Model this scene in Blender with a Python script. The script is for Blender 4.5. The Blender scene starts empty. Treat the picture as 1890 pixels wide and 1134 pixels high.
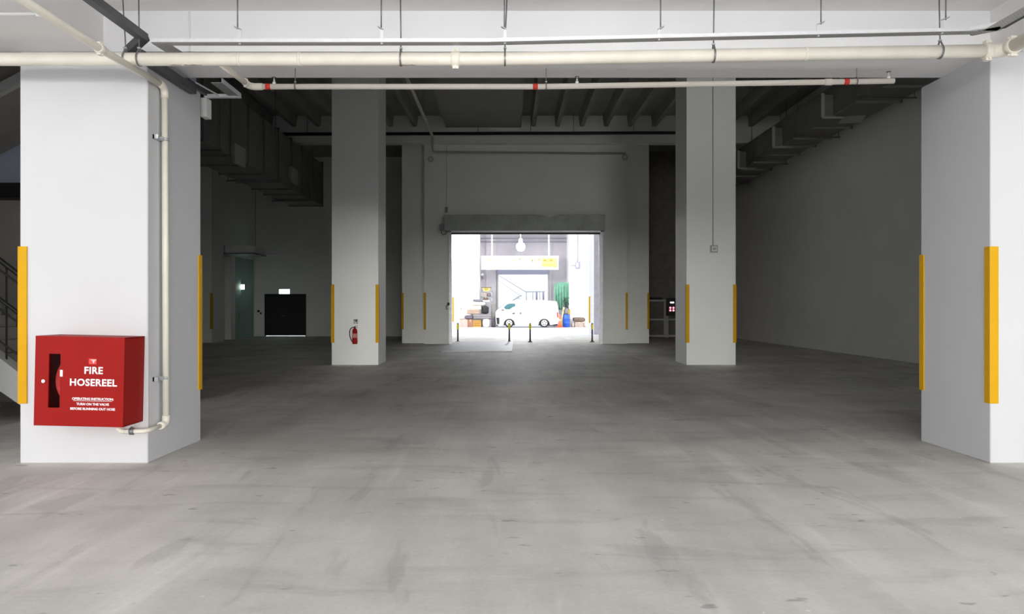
import bpy, bmesh, math, random
from mathutils import Vector, Matrix
random.seed(7)
sc = bpy.context.scene
COL = sc.collection
F = 1400.0; CX = 938.0; CY = 567.0; EYE = 1.5
R = math.radians

def P(px, py, Y):
    """photo pixel at distance Y -> point of the place"""
    return Vector(((px-CX)*Y/F, Y, EYE-(py-CY)*Y/F))

# ------------------------------------------------------------------ materials
def new_mat(name):
    m = bpy.data.materials.new(name); m.use_nodes = True
    nt = m.node_tree
    return m, nt, nt.nodes['Principled BSDF']

def mat(name, col, rough=0.6, metal=0.0, var=0.06, scale=6.0, bump=0.0, emit=0.0, alpha_trans=0.0, spec=None):
    m, nt, b = new_mat(name)
    tc = nt.nodes.new('ShaderNodeTexCoord')
    nz = nt.nodes.new('ShaderNodeTexNoise'); nz.inputs['Scale'].default_value = scale
    nz.inputs['Detail'].default_value = 5
    nt.links.new(tc.outputs['Object'], nz.inputs['Vector'])
    rp = nt.nodes.new('ShaderNodeValToRGB')
    lo = [max(0, c*(1-var)) for c in col]; hi = [min(1, c*(1+var)) for c in col]
    rp.color_ramp.elements[0].color = (*lo, 1); rp.color_ramp.elements[1].color = (*hi, 1)
    rp.color_ramp.elements[0].position = 0.3; rp.color_ramp.elements[1].position = 0.7
    nt.links.new(nz.outputs['Fac'], rp.inputs['Fac'])
    nt.links.new(rp.outputs['Color'], b.inputs['Base Color'])
    b.inputs['Roughness'].default_value = rough
    b.inputs['Metallic'].default_value = metal
    if spec is not None: b.inputs['Specular IOR Level'].default_value = spec
    if bump:
        bp = nt.nodes.new('ShaderNodeBump'); bp.inputs['Strength'].default_value = bump
        bp.inputs['Distance'].default_value = 0.02
        nt.links.new(nz.outputs['Fac'], bp.inputs['Height']); nt.links.new(bp.outputs['Normal'], b.inputs['Normal'])
    if emit:
        nt.links.new(rp.outputs['Color'], b.inputs['Emission Color'])
        b.inputs['Emission Strength'].default_value = emit
    if alpha_trans:
        b.inputs['Transmission Weight'].default_value = alpha_trans
        b.inputs['IOR'].default_value = 1.1
    return m

def floor_material():
    m, nt, b = new_mat('worn_concrete')
    N = nt.nodes.new; L = nt.links.new
    tc = N('ShaderNodeTexCoord')
    def noise(scale, mscale, rot=0, detail=6, dist=0.0, rough=.55):
        mp = N('ShaderNodeMapping'); mp.inputs['Scale'].default_value = mscale
        mp.inputs['Rotation'].default_value = (0, 0, rot)
        L(tc.outputs['Object'], mp.inputs['Vector'])
        n = N('ShaderNodeTexNoise'); n.inputs['Scale'].default_value = scale
        n.inputs['Detail'].default_value = detail; n.inputs['Distortion'].default_value = dist
        n.inputs['Roughness'].default_value = rough
        L(mp.outputs['Vector'], n.inputs['Vector']); return n.outputs['Fac']
    def ramp(f, a, b_, va, vb):
        r = N('ShaderNodeMapRange'); r.interpolation_type = 'SMOOTHSTEP'
        r.inputs['From Min'].default_value = a; r.inputs['From Max'].default_value = b_
        r.inputs['To Min'].default_value = va; r.inputs['To Max'].default_value = vb
        L(f, r.inputs['Value']); return r.outputs['Result']
    def mul(a, c):
        x = N('ShaderNodeMath'); x.operation = 'MULTIPLY'; L(a, x.inputs[0]); L(c, x.inputs[1]); return x.outputs[0]
    f = ramp(noise(.55, (1, 1, 1), 0, 7), .28, .72, .85, 1.12)                    # blotches
    f = mul(f, ramp(noise(1.0, (2.4, .5, 1), .08, 5), .35, .7, .93, 1.06))      # rubbed lanes towards the back
    f = mul(f, ramp(noise(1.0, (2.8, .30, 1), -.45, 6, .6), .57, .68, 1.0, 1.10))     # pale tyre sweeps
    f = mul(f, ramp(noise(1.0, (2.6, .55, 1), .35, 6, .5), .58, .66, 1.0, .86))         # dark tyre sweeps
    f = mul(f, ramp(noise(1.6, (.5, 1.8, 1), .15, 7, .8), .50, .70, 1.03, .88))         # trowel smears
    f = mul(f, ramp(noise(4.2, (.9, 1.9, 1), .2, 3), .665, .72, 1.0, .66))         # small dark scuffs
    f = mul(f, ramp(noise(30, (1, 1, 1), 0, 3), .3, .7, .97, 1.03))
    f = mul(f, ramp(noise(6.5, (1.2, 1.2, 1), .4, 2), .745, .77, 1.0, 1.25))
    mx = N('ShaderNodeVectorMath'); mx.operation = 'SCALE'
    cr = N('ShaderNodeValToRGB')
    cr.color_ramp.elements[0].color = (.60, .585, .54, 1); cr.color_ramp.elements[1].color = (.625, .59, .555, 1)
    L(noise(.25, (1, 1, 1), 0, 2), cr.inputs['Fac'])
    L(cr.outputs['Color'], mx.inputs[0]); L(f, mx.inputs['Scale'])
    L(mx.outputs['Vector'], b.inputs['Base Color'])
    b.inputs['Roughness'].default_value = .62
    b.inputs['Specular IOR Level'].default_value = .35
    bp = N('ShaderNodeBump'); bp.inputs['Strength'].default_value = .12; bp.inputs['Distance'].default_value = .01
    L(noise(14, (1, 1, 1), 0, 6), bp.inputs['Height']); L(bp.outputs['Normal'], b.inputs['Normal'])
    return m

def perforated(name, col):
    m = mat(name, col, .45, .6, .1, 20)
    nt = m.node_tree; b = nt.nodes['Principled BSDF']
    tc = nt.nodes.new('ShaderNodeTexCoord')
    br = nt.nodes.new('ShaderNodeTexBrick'); br.inputs['Scale'].default_value = 14
    br.inputs['Color1'].default_value = (.30, .30, .30, 1); br.inputs['Color2'].default_value = (.36, .36, .36, 1)
    br.inputs['Mortar'].default_value = (*col, 1); br.inputs['Mortar Size'].default_value = .045
    nt.links.new(tc.outputs['Object'], br.inputs['Vector'])
    nt.links.new(br.outputs['Color'], b.inputs['Base Color'])
    return m

M = dict(
    floor=floor_material(),
    yard=mat('pale_concrete', (.55, .55, .55), .8, 0, .05, .8),
    beam=mat('beam_white_lightened', (.88, .88, .885), .65, 0, .015, 1.5, .03),  # same paint as the pillars, lightened to stand in for light on the beam
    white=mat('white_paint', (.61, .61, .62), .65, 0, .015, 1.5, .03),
    wall=mat('hall_paint', (.84, .845, .81), .7, 0, .03, .8),
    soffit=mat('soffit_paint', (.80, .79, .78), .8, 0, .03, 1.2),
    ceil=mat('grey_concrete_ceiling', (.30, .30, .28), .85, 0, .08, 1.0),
    yellow=mat('yellow_rubber', (.66, .355, .008), .65, 0, .03, 8, spec=.15),
    cream=mat('cream_pipe_paint', (.80, .765, .66), .4, 0, .05, 5),
    cream2=mat('pinkish_cream_pipe_paint', (.80, .75, .66), .4, 0, .03, 5),
    stain=mat('rusty_stain', (.25, .2, .14), .7, 0, .2, 30),
    galv=mat('galvanised_steel', (.52, .53, .55), .42, .65, .12, 14),
    bright=mat('bright_zinc', (.80, .80, .82), .4, .3, .05, 14),
    perf=perforated('perforated_steel', (.55, .55, .56)),
    darkmetal=mat('dark_trunking_paint', (.085, .088, .095), .5, .2, .12, 12),
    rod=mat('threaded_rod_steel', (.22, .22, .22), .45, .6, .1, 40),
    red=mat('red_enamel', (.31, .008, .006), .5, 0, .03, 3, spec=.12),
    red2=mat('red_band_paint', (.75, .03, .02), .4, 0, .03, 3),
    dark=mat('black_void', (.015, .013, .013), .5, 0, .1, 5),
    black=mat('black_paint', (.012, .012, .013), .55, 0, .1, 5),
    blackrub=mat('black_rubber', (.02, .02, .02), .7, 0, .1, 20),
    letter=mat('white_lettering', (.86, .86, .86), .5, 0, .01, 5),
    chrome=mat('chrome', (.7, .7, .7), .2, .9, .05, 10),
    glass=mat('cabinet_glass', (.75, .66, .66), .05, 0, .02, 3, alpha_trans=1.0),
    shutter=mat('shutter_housing_steel', (.34, .36, .33), .5, .2, .14, 2.2),
    duct=mat('duct_insulation', (.20, .195, .18), .6, .15, .12, 2),
    ductlip=mat('duct_flange_steel', (.42, .42, .40), .5, .3, .1, 4),
    grey=mat('mid_grey_paint', (.42, .42, .42), .6, 0, .06, 4),
    sgrey=mat('stair_parapet_paint', (.60, .60, .59), .7, 0, .05, 2),
    brown=mat('brown_plaster', (.34, .315, .28), .8, 0, .08, 1.5),
    bluewall=mat('bluish_wall_paint', (.55, .61, .74), .8, 0, .05, 1),
    teal=mat('door_sign_glow_teal', (.30, .42, .39), .6, 0, .04, 1),  # green glow of the lit sign put into the door colour
    rail=mat('black_railing_paint', (.02, .02, .02), .5, .2, .1, 10),
    exit=mat('exit_sign_lit', (.80, 1.0, .90), .5, 0, .0, 5, emit=9),
    ledw=mat('lit_display', (.9, .9, 1), .5, 0, 0, 5, emit=2.5),
    ledr=mat('red_lamp_lit', (1, .25, .32), .5, 0, 0, 5, emit=2.5),
    lamp=mat('flood_lamp_lit', (1, 1, .97), .5, 0, 0, 5, emit=25),
    tube=mat('white_batten', (.85, .85, .85), .4, 0, .02, 5),
    plate=mat('steel_plate', (.42, .42, .45), .55, .2, .12, 2.5),
    farwall=mat('lavender_render', (.50, .47, .50), .8, 0, .10, .8, .1),
    farwhite=mat('far_white_paint', (.86, .86, .86), .7, 0, .02, 1),
    lav=mat('lavender_header', (.27, .27, .36), .6, 0, .05, 2),
    vanw=mat('van_white', (.88, .88, .88), .25, 0, .01, 2),
    vang=mat('van_glass', (.05, .13, .14), .1, 0, .1, 5),
    tyre=mat('tyre_rubber', (.02, .02, .022), .8, 0, .1, 20),
    hub=mat('wheel_silver', (.55, .55, .56), .45, 0, .05, 10),
    green=mat('green_tarp', (.12, .29, .20), .6, 0, .25, 3, .1),
    leaf=mat('dark_leaf', (.015, .05, .03), .6, 0, .4, 8),
    orange=mat('cone_orange', (.80, .14, .07), .5, 0, .06, 6),
    blue=mat('barrel_blue', (.02, .10, .55), .4, 0, .1, 3),
    bollardgrey=mat('bollard_grey', (.07, .07, .075), .6, 0, .1, 12),
    flex=mat('bollard_yellow', (.95, .82, .06), .5, 0, .04, 10),
    signy=mat('sign_yellow', (.82, .70, .19), .6, 0, .05, 2),
    signtxt=mat('sign_gold_strokes', (.48, .36, .02), .6, 0, .1, 6),
    railgrey=mat('far_rail_grey', (.35, .38, .38), .5, .2, .05, 6),
)
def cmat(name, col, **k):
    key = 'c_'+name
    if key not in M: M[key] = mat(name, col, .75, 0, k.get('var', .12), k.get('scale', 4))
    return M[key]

# ------------------------------------------------------------------ mesh builder
class MB:
    def __init__(s): s.bm = bmesh.new()
    def box(s, x0, y0, z0, x1, y1, z1, bev=0.0, seg=1, mtx=None):
        t = bmesh.new()
        bmesh.ops.create_cube(t, size=1)
        for v in t.verts:
            v.co = Vector(((x0+x1)/2+v.co.x*(x1-x0), (y0+y1)/2+v.co.y*(y1-y0), (z0+z1)/2+v.co.z*(z1-z0)))
        if bev: bmesh.ops.bevel(t, geom=t.edges[:], offset=bev, segments=seg, affect='EDGES', profile=.5)
        if mtx: bmesh.ops.transform(t, matrix=mtx, verts=t.verts[:])
        s._add(t); return s
    def _add(s, t):
        me = bpy.data.meshes.new('tmp'); t.to_mesh(me); t.free(); s.bm.from_mesh(me); bpy.data.meshes.remove(me)
    def tube(s, pts, r, n=16, caps=True):
        pts = [Vector(p) for p in pts]; rings = []
        rr = r if isinstance(r, (list, tuple)) else [r]*len(pts)
        up = None
        for i, p in enumerate(pts):
            if i == 0: d = pts[1]-p
            elif i == len(pts)-1: d = p-pts[i-1]
            else: d = (p-pts[i-1]).normalized()+(pts[i+1]-p).normalized()
            d.normalize()
            if up is None:
                up = Vector((0, 0, 1)) if abs(d.z) < .9 else Vector((0, 1, 0))
            a = d.cross(up).normalized(); bb = a.cross(d).normalized(); up = bb
            rings.append([s.bm.verts.new(p+rr[i]*(math.cos(2*math.pi*k/n)*a+math.sin(2*math.pi*k/n)*bb)) for k in range(n)])
        for i in range(len(rings)-1):
            for k in range(n):
                f = s.bm.faces.new((rings[i][k], rings[i][(k+1) % n], rings[i+1][(k+1) % n], rings[i+1][k])); f.smooth = n > 6
        if caps:
            s.bm.faces.new(rings[0][::-1]); s.bm.faces.new(rings[-1])
        return s
    def bar(s, a, b, w, h, up=(0, 0, 1)):
        """rectangular bar from a to b, w across, h along up"""
        a = Vector(a); b = Vector(b); d = (b-a); L = d.length; d.normalize()
        u = Vector(up); x = d.cross(u).normalized(); z = x.cross(d).normalized()
        mt = Matrix(((x.x, d.x, z.x, a.x), (x.y, d.y, z.y, a.y), (x.z, d.z, z.z, a.z), (0, 0, 0, 1)))
        return s.box(-w/2, 0, -h/2, w/2, L, h/2, mtx=mt)
    def prism(s, poly, axis, a, b):
        """extrude a 2D polygon along axis ('x': poly=(y,z); 'y': (x,z); 'z': (x,y)) from a to b"""
        def mk(p, t):
            return {'x': (t, p[0], p[1]), 'y': (p[0], t, p[1]), 'z': (p[0], p[1], t)}[axis]
        v0 = [s.bm.verts.new(mk(p, a)) for p in poly]; v1 = [s.bm.verts.new(mk(p, b)) for p in poly]
        s.bm.faces.new(v0); s.bm.faces.new(v1[::-1]); n = len(poly)
        for i in range(n): s.bm.faces.new((v0[i], v1[i], v1[(i+1) % n], v0[(i+1) % n]))
        return s
    def lathe(s, prof, c=(0, 0, 0), axis='z', n=24):
        """prof: (radius, height) pairs"""
        rings = []
        for r, h in prof:
            ring = []
            for k in range(n):
                a = 2*math.pi*k/n; u, v = r*math.cos(a), r*math.sin(a)
                co = {'z': (u, v, h), 'y': (u, h, v), 'x': (h, u, v)}[axis]
                ring.append(s.bm.verts.new(Vector(c)+Vector(co)))
            rings.append(ring)
        for i in range(len(rings)-1):
            for k in range(n):
                f = s.bm.faces.new((rings[i][k], rings[i][(k+1) % n], rings[i+1][(k+1) % n], rings[i+1][k])); f.smooth = True
        s.bm.faces.new(rings[0][::-1]); s.bm.faces.new(rings[-1])
        return s
    def quad(s, *p):
        s.bm.faces.new([s.bm.verts.new(q) for q in p]); return s
    def build(s, name, m, parent=None, origin=None, local=False):
        bm = s.bm
        bmesh.ops.recalc_face_normals(bm, faces=bm.faces[:])
        off = Vector((0, 0, 0))
        if parent is not None:
            if not local: off = WORLD[parent.name]
        elif origin is not None: off = Vector(origin)
        else:
            xs = [v.co for v in bm.verts]
            off = Vector(((min(c.x for c in xs)+max(c.x for c in xs))/2, (min(c.y for c in xs)+max(c.y for c in xs))/2, min(c.z for c in xs)))
        for v in bm.verts: v.co -= off
        me = bpy.data.meshes.new(name); bm.to_mesh(me); bm.free()
        me.materials.append(m if not isinstance(m, str) else M[m])
        o = bpy.data.objects.new(name, me); COL.objects.link(o)
        if parent is not None: o.parent = parent; WORLD[o.name] = off
        else: o.location = off; WORLD[o.name] = off
        return o
WORLD = {}
def tag(o, label=None, cat=None, group=None, kind=None):
    if label: o['label'] = label
    if cat: o['category'] = cat
    if group: o['group'] = group
    if kind: o['kind'] = kind
    return o
def thing(name, label, cat, loc, group=None, rot=(0, 0, 0)):
    o = bpy.data.objects.new(name, None); COL.objects.link(o)
    o.empty_display_size = .1
    o.location = loc; o.rotation_euler = rot; WORLD[o.name] = Vector(loc)
    return tag(o, label, cat, group)
def struct(name, mb, m, origin=(0, 0, 0), parent=None):
    o = mb.build(name, m, parent, origin=origin)
    if parent is None: o['kind'] = 'structure'
    return o
def copy_tree(o, parent=None):
    c = o.copy(); COL.objects.link(c)
    if parent is not None: c.parent = parent
    WORLD[c.name] = WORLD[o.name].copy()
    for ch in list(o.children): copy_tree(ch, c)
    return c
def move(o, loc): o.location = loc; WORLD[o.name] = Vector(loc); return o
_FONT = {}
def text_mesh(txt, size, parent, name, m, mtx, bold=0.0, extrude=.0015, align='CENTER', space=1.0):
    cu = bpy.data.curves.new('t', 'FONT'); cu.body = txt; cu.size = size; cu.extrude = extrude
    cu.offset = bold; cu.align_x = align; cu.align_y = 'CENTER'; cu.resolution_u = 3; cu.space_character = space
    ob = bpy.data.objects.new('t', cu); COL.objects.link(ob)
    bpy.context.view_layer.update()
    me = bpy.data.meshes.new_from_object(ob.evaluated_get(bpy.context.evaluated_depsgraph_get()))
    bpy.data.objects.remove(ob); bpy.data.curves.remove(cu)
    me.transform(mtx); me.name = name; me.materials.clear(); me.materials.append(M[m])
    o = bpy.data.objects.new(name, me); COL.objects.link(o); o.parent = parent; WORLD[o.name] = Vector((0, 0, 0))
    return o

# ================================================================== SETTING
YF, YB = 7.27, 8.10           # front beam faces
YE = -0.4
SKY, GLARE = 5.6, 3.3
ZB, ZS = 3.95, 4.34           # beam soffit, driveway slab soffit
struct('floor', MB().box(-80, -2.5, -.3, 80, 38.9, 0), 'floor')
struct('floor_forecourt', MB().box(-80, -90, -.3, 80, -2.5, -.001), 'yard')
struct('floor_yard', MB().box(-60, 38.9, -.3, 60, 110, 0), 'yard')
# driveway roof in front of the hall
struct('ceiling_driveway', MB().box(-14, YE, ZS, 14, YF, ZS+.25), 'soffit')
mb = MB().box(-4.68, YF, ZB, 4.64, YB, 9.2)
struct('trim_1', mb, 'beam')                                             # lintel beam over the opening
struct('trim_2', MB().box(-5.0, YE-.9, ZB, -3.88, YF+.01, ZS+.01), 'soffit')   # beam running out over the left side
struct('trim_3', MB().box(4.62, YE-.9, ZB, 5.75, YF-.001, ZS+.01), 'soffit')       # beam running out over the right side
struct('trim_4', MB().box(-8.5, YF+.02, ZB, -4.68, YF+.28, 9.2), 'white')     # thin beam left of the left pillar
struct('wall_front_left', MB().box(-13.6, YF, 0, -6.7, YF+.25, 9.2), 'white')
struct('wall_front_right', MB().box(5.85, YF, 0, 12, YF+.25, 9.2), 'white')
# hall shell
struct('wall_left', MB().box(-13.5, YF, 0, -13.05, 39.1, 9.2), 'wall')
struct('wall_right', MB().box(10.9, YF, 0, 11.3, 39.1, 9.2), 'wall')
DX0, DX1 = P(488, 0, 38.9).x, P(565, 0, 38.9).x
mb = MB().box(-13.1, 38.9, 0, DX0, 39.1, 9.2).box(DX1, 38.9, 0, -3.3, 39.1, 9.2).box(DX0, 38.9, 2.17, DX1, 39.1, 9.2)
struct('wall_back_left', mb, 'wall')
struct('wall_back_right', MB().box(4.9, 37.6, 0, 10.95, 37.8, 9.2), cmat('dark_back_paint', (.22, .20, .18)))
struct('wall_passage_left', MB().box(-3.5, 32.62, 0, -3.3, 38.9, 9.2), 'wall')
struct('wall_passage_right', MB().box(4.9, 32.62, 0, 5.1, 37.6, 9.2), 'wall')
WX0, WX1 = P(783, 0, 30.9).x, P(1158, 0, 30.9).x
OX0, OX1, OZ = P(831, 0, 30.9).x, P(1109, 0, 30.9).x, P(0, 431, 30.9).z
mb = MB().box(WX0, 30.9, 0, OX0, 31.4, 9.2).box(OX1, 30.9, 0, WX1, 31.4, 9.2).box(OX0, 30.9, OZ, OX1, 31.4, 9.2)
struct('wall_back_centre', mb, 'wall')
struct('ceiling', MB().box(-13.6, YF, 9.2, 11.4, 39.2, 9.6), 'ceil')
# roof ribs, the flat panel and the cross beam are parts of the hall ceiling
C0 = bpy.data.objects['ceiling']
for x in [1.02+.97*i for i in range(10)]+[-3.75-.97*i for i in range(10)]:
    MB().prism([(x-.13, 9.2), (x+.13, 9.2), (x+.08, 8.76), (x-.08, 8.76)], 'y', YB, 30.5).build('rib', 'ceil', C0)
MB().box(-2.5, YB, 8.72, .52, 30.5, 9.2).build('flat_panel', 'ceil', C0)
MB().box(-13.05, 30.5, 8.1, 10.9, 30.92, 9.2).build('cross_beam', 'wall', C0)
# pillars
def pillar(x0, y0, x1, y1, z1, m, label):
    o = MB().box(x0, y0, 0, x1, y1, z1, bev=.008).build('column', m)
    return tag(o, label, 'pillar', None, 'structure')
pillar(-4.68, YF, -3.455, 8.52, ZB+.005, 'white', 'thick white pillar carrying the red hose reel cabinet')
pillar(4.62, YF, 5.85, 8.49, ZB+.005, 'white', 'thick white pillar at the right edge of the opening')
pillar(-5.5, YE-.9, -3.1, YE+.1, ZB+.005, 'white', 'added unseen daylight-blocking pillar under the left beam')  # added out of view to cut the daylight on the near left pillar
pillar(4.0, YE-.9, 6.4, YE+.1, ZB+.005, 'white', 'added unseen daylight-blocking pillar under the right beam')  # likewise added out of view, holds daylight off the near right pillar
pillar(-4.57, 19.63, -3.36, 20.83, 9.2, 'wall', 'square pillar inside the hall with the fire extinguisher')
pillar(4.615, 19.63, 5.89, 20.93, 9.2, 'wall', 'square pillar inside the hall with the grey switch box')
pillar(-4.4, 31.4, -3.2, 32.62, 9.2, 'wall', 'pillar at the left end of the shutter wall')
pillar(4.6, 31.4, 5.83, 32.62, 9.2, 'wall', 'pillar at the right end of the shutter wall')
pillar(-13.04, 31.8, P(391, 0, 31.8).x, 33.1, 9.2, 'wall', 'dim pillar against the left wall by the glow-tinted door')
pillar(-13.04, 34.9, -12.75, 35.45, 4.0, 'wall', 'narrow dim pier beside the glow-tinted door')

# door (black double door with daylight under it)
d = thing('door_1', 'black double door in the dark far left corner of the hall', 'door', ((DX0+DX1)/2, 38.97, 0))
d['kind'] = 'structure'
xm = (DX0+DX1)/2
MB().box(DX0+.04, 38.96, .032, xm-.001, 39.0, 2.12).build('leaf', 'black', d)
MB().box(xm-.0005, 38.96, .032, DX1-.04, 39.0, 2.12).build('leaf', 'black', d)
MB().box(DX0, 38.92, 0, DX0+.04, 39.06, 2.17).box(DX1-.04, 38.92, 0, DX1, 39.06, 2.17).box(DX0, 38.92, 2.12, DX1, 39.06, 2.17).build('frame', 'black', d)
MB().tube([(xm-.08, 38.93, 1.05), (xm-.2, 38.93, 1.05)], .012, 8).tube([(xm-.08, 38.93, 1.05), (xm-.08, 38.965, 1.05)], .012, 8).build('handle', 'rod', d)
# door on the left wall, the sign's teal glow put into its colour
d = thing('door_2', 'dim teal door panel on the left wall of the hall', 'door', (-13.02, 37.4, 0)); d['kind'] = 'structure'
MB().box(-13.05, 35.6, 0, -12.99, 38.7, 3.9).build('leaf', 'teal', d)
MB().box(-13.05, 35.5, 0, -12.96, 35.6, 3.98).box(-13.05, 38.7, 0, -12.96, 38.8, 3.98).box(-13.05, 35.5, 3.9, -12.96, 38.8, 3.98).build('frame', 'wall', d)
MB().tube([(-12.95, 36.5, 1.0), (-12.95, 36.5, 1.25)], .015, 8).bar((-12.99, 36.5, 1.02), (-12.95, 36.5, 1.02), .02, .02).bar((-12.99, 36.5, 1.23), (-12.95, 36.5, 1.23), .02, .02).build('handle', 'rod', d)

# ================================================================== CORNER GUARDS
def guard(x, y, sx, sy, label, z0=.575, z1=2.08, leg=.072, th=.013):
    mb = MB()
    xo, yo = x-sx*th, y-sy*th
    xi, yi = x+sx*leg, y+sy*leg
    mb.prism([(xo, yo), (xi, yo), (xi, y-sy*.0005), (x-sx*.0005, y-sy*.0005), (x-sx*.0005, yi), (xo, yi)], 'z', z0, z1)
    return tag(mb.build('corner_guard', 'yellow'), label, 'corner guard', 'yellow corner guards on pillar edges')
guard(-4.68, YF, 1, 1, 'yellow guard on the near left edge of the hose reel pillar')
guard(-3.455, 8.52, -1, -1, 'thin yellow guard on the back right edge of the hose reel pillar')
guard(4.62, YF, 1, 1, 'largest yellow guard, on the near edge of the right pillar')
guard(4.62, 8.49, 1, -1, 'thin yellow guard on the back edge of the right pillar')
guard(-4.57, 19.63, 1, 1, 'yellow guard left of the fire extinguisher')
guard(-3.36, 19.63, -1, 1, 'yellow guard right of the fire extinguisher')
guard(4.615, 19.63, 1, 1, 'yellow guard on the left edge of the switch box pillar')
guard(5.89, 19.63, -1, 1, 'yellow guard on the right edge of the switch box pillar')
guard(-4.4, 31.4, 1, 1, 'narrow guard on the pillar edge left of the shutter wall')
guard(WX0, 30.9, 1, 1, 'narrow guard on the left edge of the shutter wall')
guard(WX1, 30.9, -1, 1, 'narrow guard on the right edge of the shutter wall')
guard(5.83, 31.4, -1, 1, 'narrow guard on the pillar edge right of the shutter wall')
guard(P(391, 0, 31.8).x, 31.8, -1, 1, 'unlit guard on the dim pillar by the glow-tinted door')

# ================================================================== HOSE REEL CABINET
cl, cr, cz0, cz1, cd = -.405, .405, 0.0, .815, .36
cab = thing('hose_reel_cabinet', 'red steel fire hose reel cabinet hung on the left pillar', 'hose reel cabinet', (-3.905, YF-.002, .415), rot=(0, R(1.3), 0))
t = .012
mb = MB()
mb.box(cl, -cd, cz0, cl+t, 0, cz1).box(cr-t, -cd, cz0, cr, 0, cz1).box(cl, -cd, cz0, cr, 0, cz0+t).box(cl, -cd, cz1-t, cr, 0, cz1).box(cl, -t, cz0, cr, 0, cz1)
mb.build('body', 'red', cab, local=True)
wx0, wx1, wz0, wz1 = cl+.125, cl+.232, .165, .655
mb = MB()
y0, y1 = -cd-.02, -cd-.001
mb.box(cl, y0, cz0, wx0, y1, cz1).box(wx1, y0, cz0, cr, y1, cz1).box(wx0, y0, cz0, wx1, y1, wz0).box(wx0, y0, wz1, wx1, y1, cz1)
door = mb.build('door', 'red', cab, local=True)
MB().box(wx0-.006, y1-.003, wz0-.006, wx1+.006, y1+.001, wz1+.006).build('window_pane', 'glass', door, local=True)
MB().lathe([(.016, -cd-.034), (.018, -cd-.03), (.018, -cd-.02)], (cl+.085, 0, .405), 'y', 20).box(cl+.083, -cd-.040, .392, cl+.087, -cd-.034, .418).build('lock', 'chrome', door, local=True)
# hose reel inside: red disc with rim behind the window
MB().lathe([(.05, -.335), (.265, -.335), (.275, -.345), (.275, -.315), (.265, -.31), (.05, -.31)], (cl+.445, 0, .41), 'y', 48).build('reel_disc', 'red2', cab, local=True)
MB().lathe([(.2, -.30), (.24, -.28), (.25, -.18), (.24, -.10), (.2, -.08)], (cl+.445, 0, .41), 'y', 40).build('hose_coil', 'blackrub', cab, local=True)
FR = Matrix.Rotation(R(90), 4, 'X')
def lab(txt, size, x, z, name, bold, space=1.0):
    return text_mesh(txt, size, door, name, 'letter', Matrix.Translation((x, -cd-.0215, z)) @ FR, bold, space=space)
tx = .128
lab('FIRE', .088, tx, .508, 'lettering', .0024, 1.08)
lab('HOSEREEL', .088, tx, .398, 'lettering', .0024, 1.08)
lab('OPERATING INSTRUCTION:', .0300, tx, .251, 'lettering', .0008)
lab('TURN ON THE VALVE', .0300, tx, .203, 'lettering', .0008)
lab('BEFORE RUNNING OUT HOSE', .0300, tx, .160, 'lettering', .0008)
MB().box(tx-.175, -cd-.0225, .232, tx+.175, -cd-.02, .235).build('underline', 'letter', door, local=True)
MB().box(wx1-.002, -cd-.023, wz0+.285, wx1+.022, -cd-.02, wz0+.345).build('sticker', 'letter', door, local=True)
MB().box(tx-.045, -cd-.0212, .568, tx+.025, -cd-.02, .618).build('pictogram_plate', 'red2', door, local=True)
MB().box(tx-.025, -cd-.0225, .604, tx+.022, -cd-.021, .609).box(tx-.004, -cd-.0225, .578, tx+.004, -cd-.021, .599).box(tx-.012, -cd-.0225, .592, tx+.012, -cd-.021, .598).build('pictogram', 'letter', door, local=True)

# ================================================================== PIPES
MPY, MPZ, MPR = 6.85, 3.755, .058
zr = P(0, 94, MPY).z; zl = P(0, 109.5, MPY).z
def mz(px):   # the main pipe climbs a little to the right
    return zl if px < 900 else zl+(zr-zl)*(px-900)/(1830-900)
mp = thing('sprinkler_main_pipe', 'thick cream main pipe running across the whole opening under the beam', 'pipe', (0, MPY, 3.6))
xr = P(1822, 0, MPY).x
MB().tube([(-7.5, MPY, zl), (P(900, 0, MPY).x, MPY, zl), (xr, MPY, zr)], MPR, 20).build('pipe_run', 'cream', mp)
ex = P(1845, 0, MPY).x
MB().tube([(xr-.02, MPY, zr), (xr+.05, MPY, zr), (xr+.09, MPY-.008, zr), (xr+.125, MPY-.03, zr), (xr+.145, MPY-.065, zr), (xr+.15, MPY-.105, zr)], MPR+.006, 20).build('elbow', 'cream', mp)
MB().tube([(xr+.15, MPY-.10, zr), (xr+.15, -.3, zr)], MPR, 20).build('pipe_run', 'cream', mp)
def coupling(name, c, d, r, w, parent, m='cream'):
    d = Vector(d).normalized(); c = Vector(c)
    mb = MB().tube([c-d*w/2, c-d*w/2*.8, c+d*w/2*.8, c+d*w/2], [r*1.12, r*1.24, r*1.24, r*1.12], 20)
    side = d.cross(Vector((0, 0, 1))).normalized()
    for sgn in (1, -1):
        q = c+Vector((0, 0, 1))*sgn*r*1.3
        mb.bar(q-d*w*.35, q+d*w*.35, r*.9, r*.5)
        mb.tube([q-side*r*.8, q+side*r*.8], r*.16, 8)
    return mb.build(name, m, parent)
coupling('coupling', (xr+.0, MPY, zr), (1, 0, 0), MPR, .07, mp)
coupling('coupling', (xr+.15, MPY-.12, zr), (0, 1, 0), MPR, .06, mp)
coupling('coupling', (P(841, 0, MPY).x, MPY, zl), (1, 0, 0), MPR, .075, mp)
for px in (442, 553, 1487):
    MB().tube([(P(px, 0, MPY).x-.012, MPY, mz(px)), (P(px, 0, MPY).x+.012, MPY, mz(px))], MPR+.0035, 20).build('joint_band', 'cream', mp)
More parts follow.
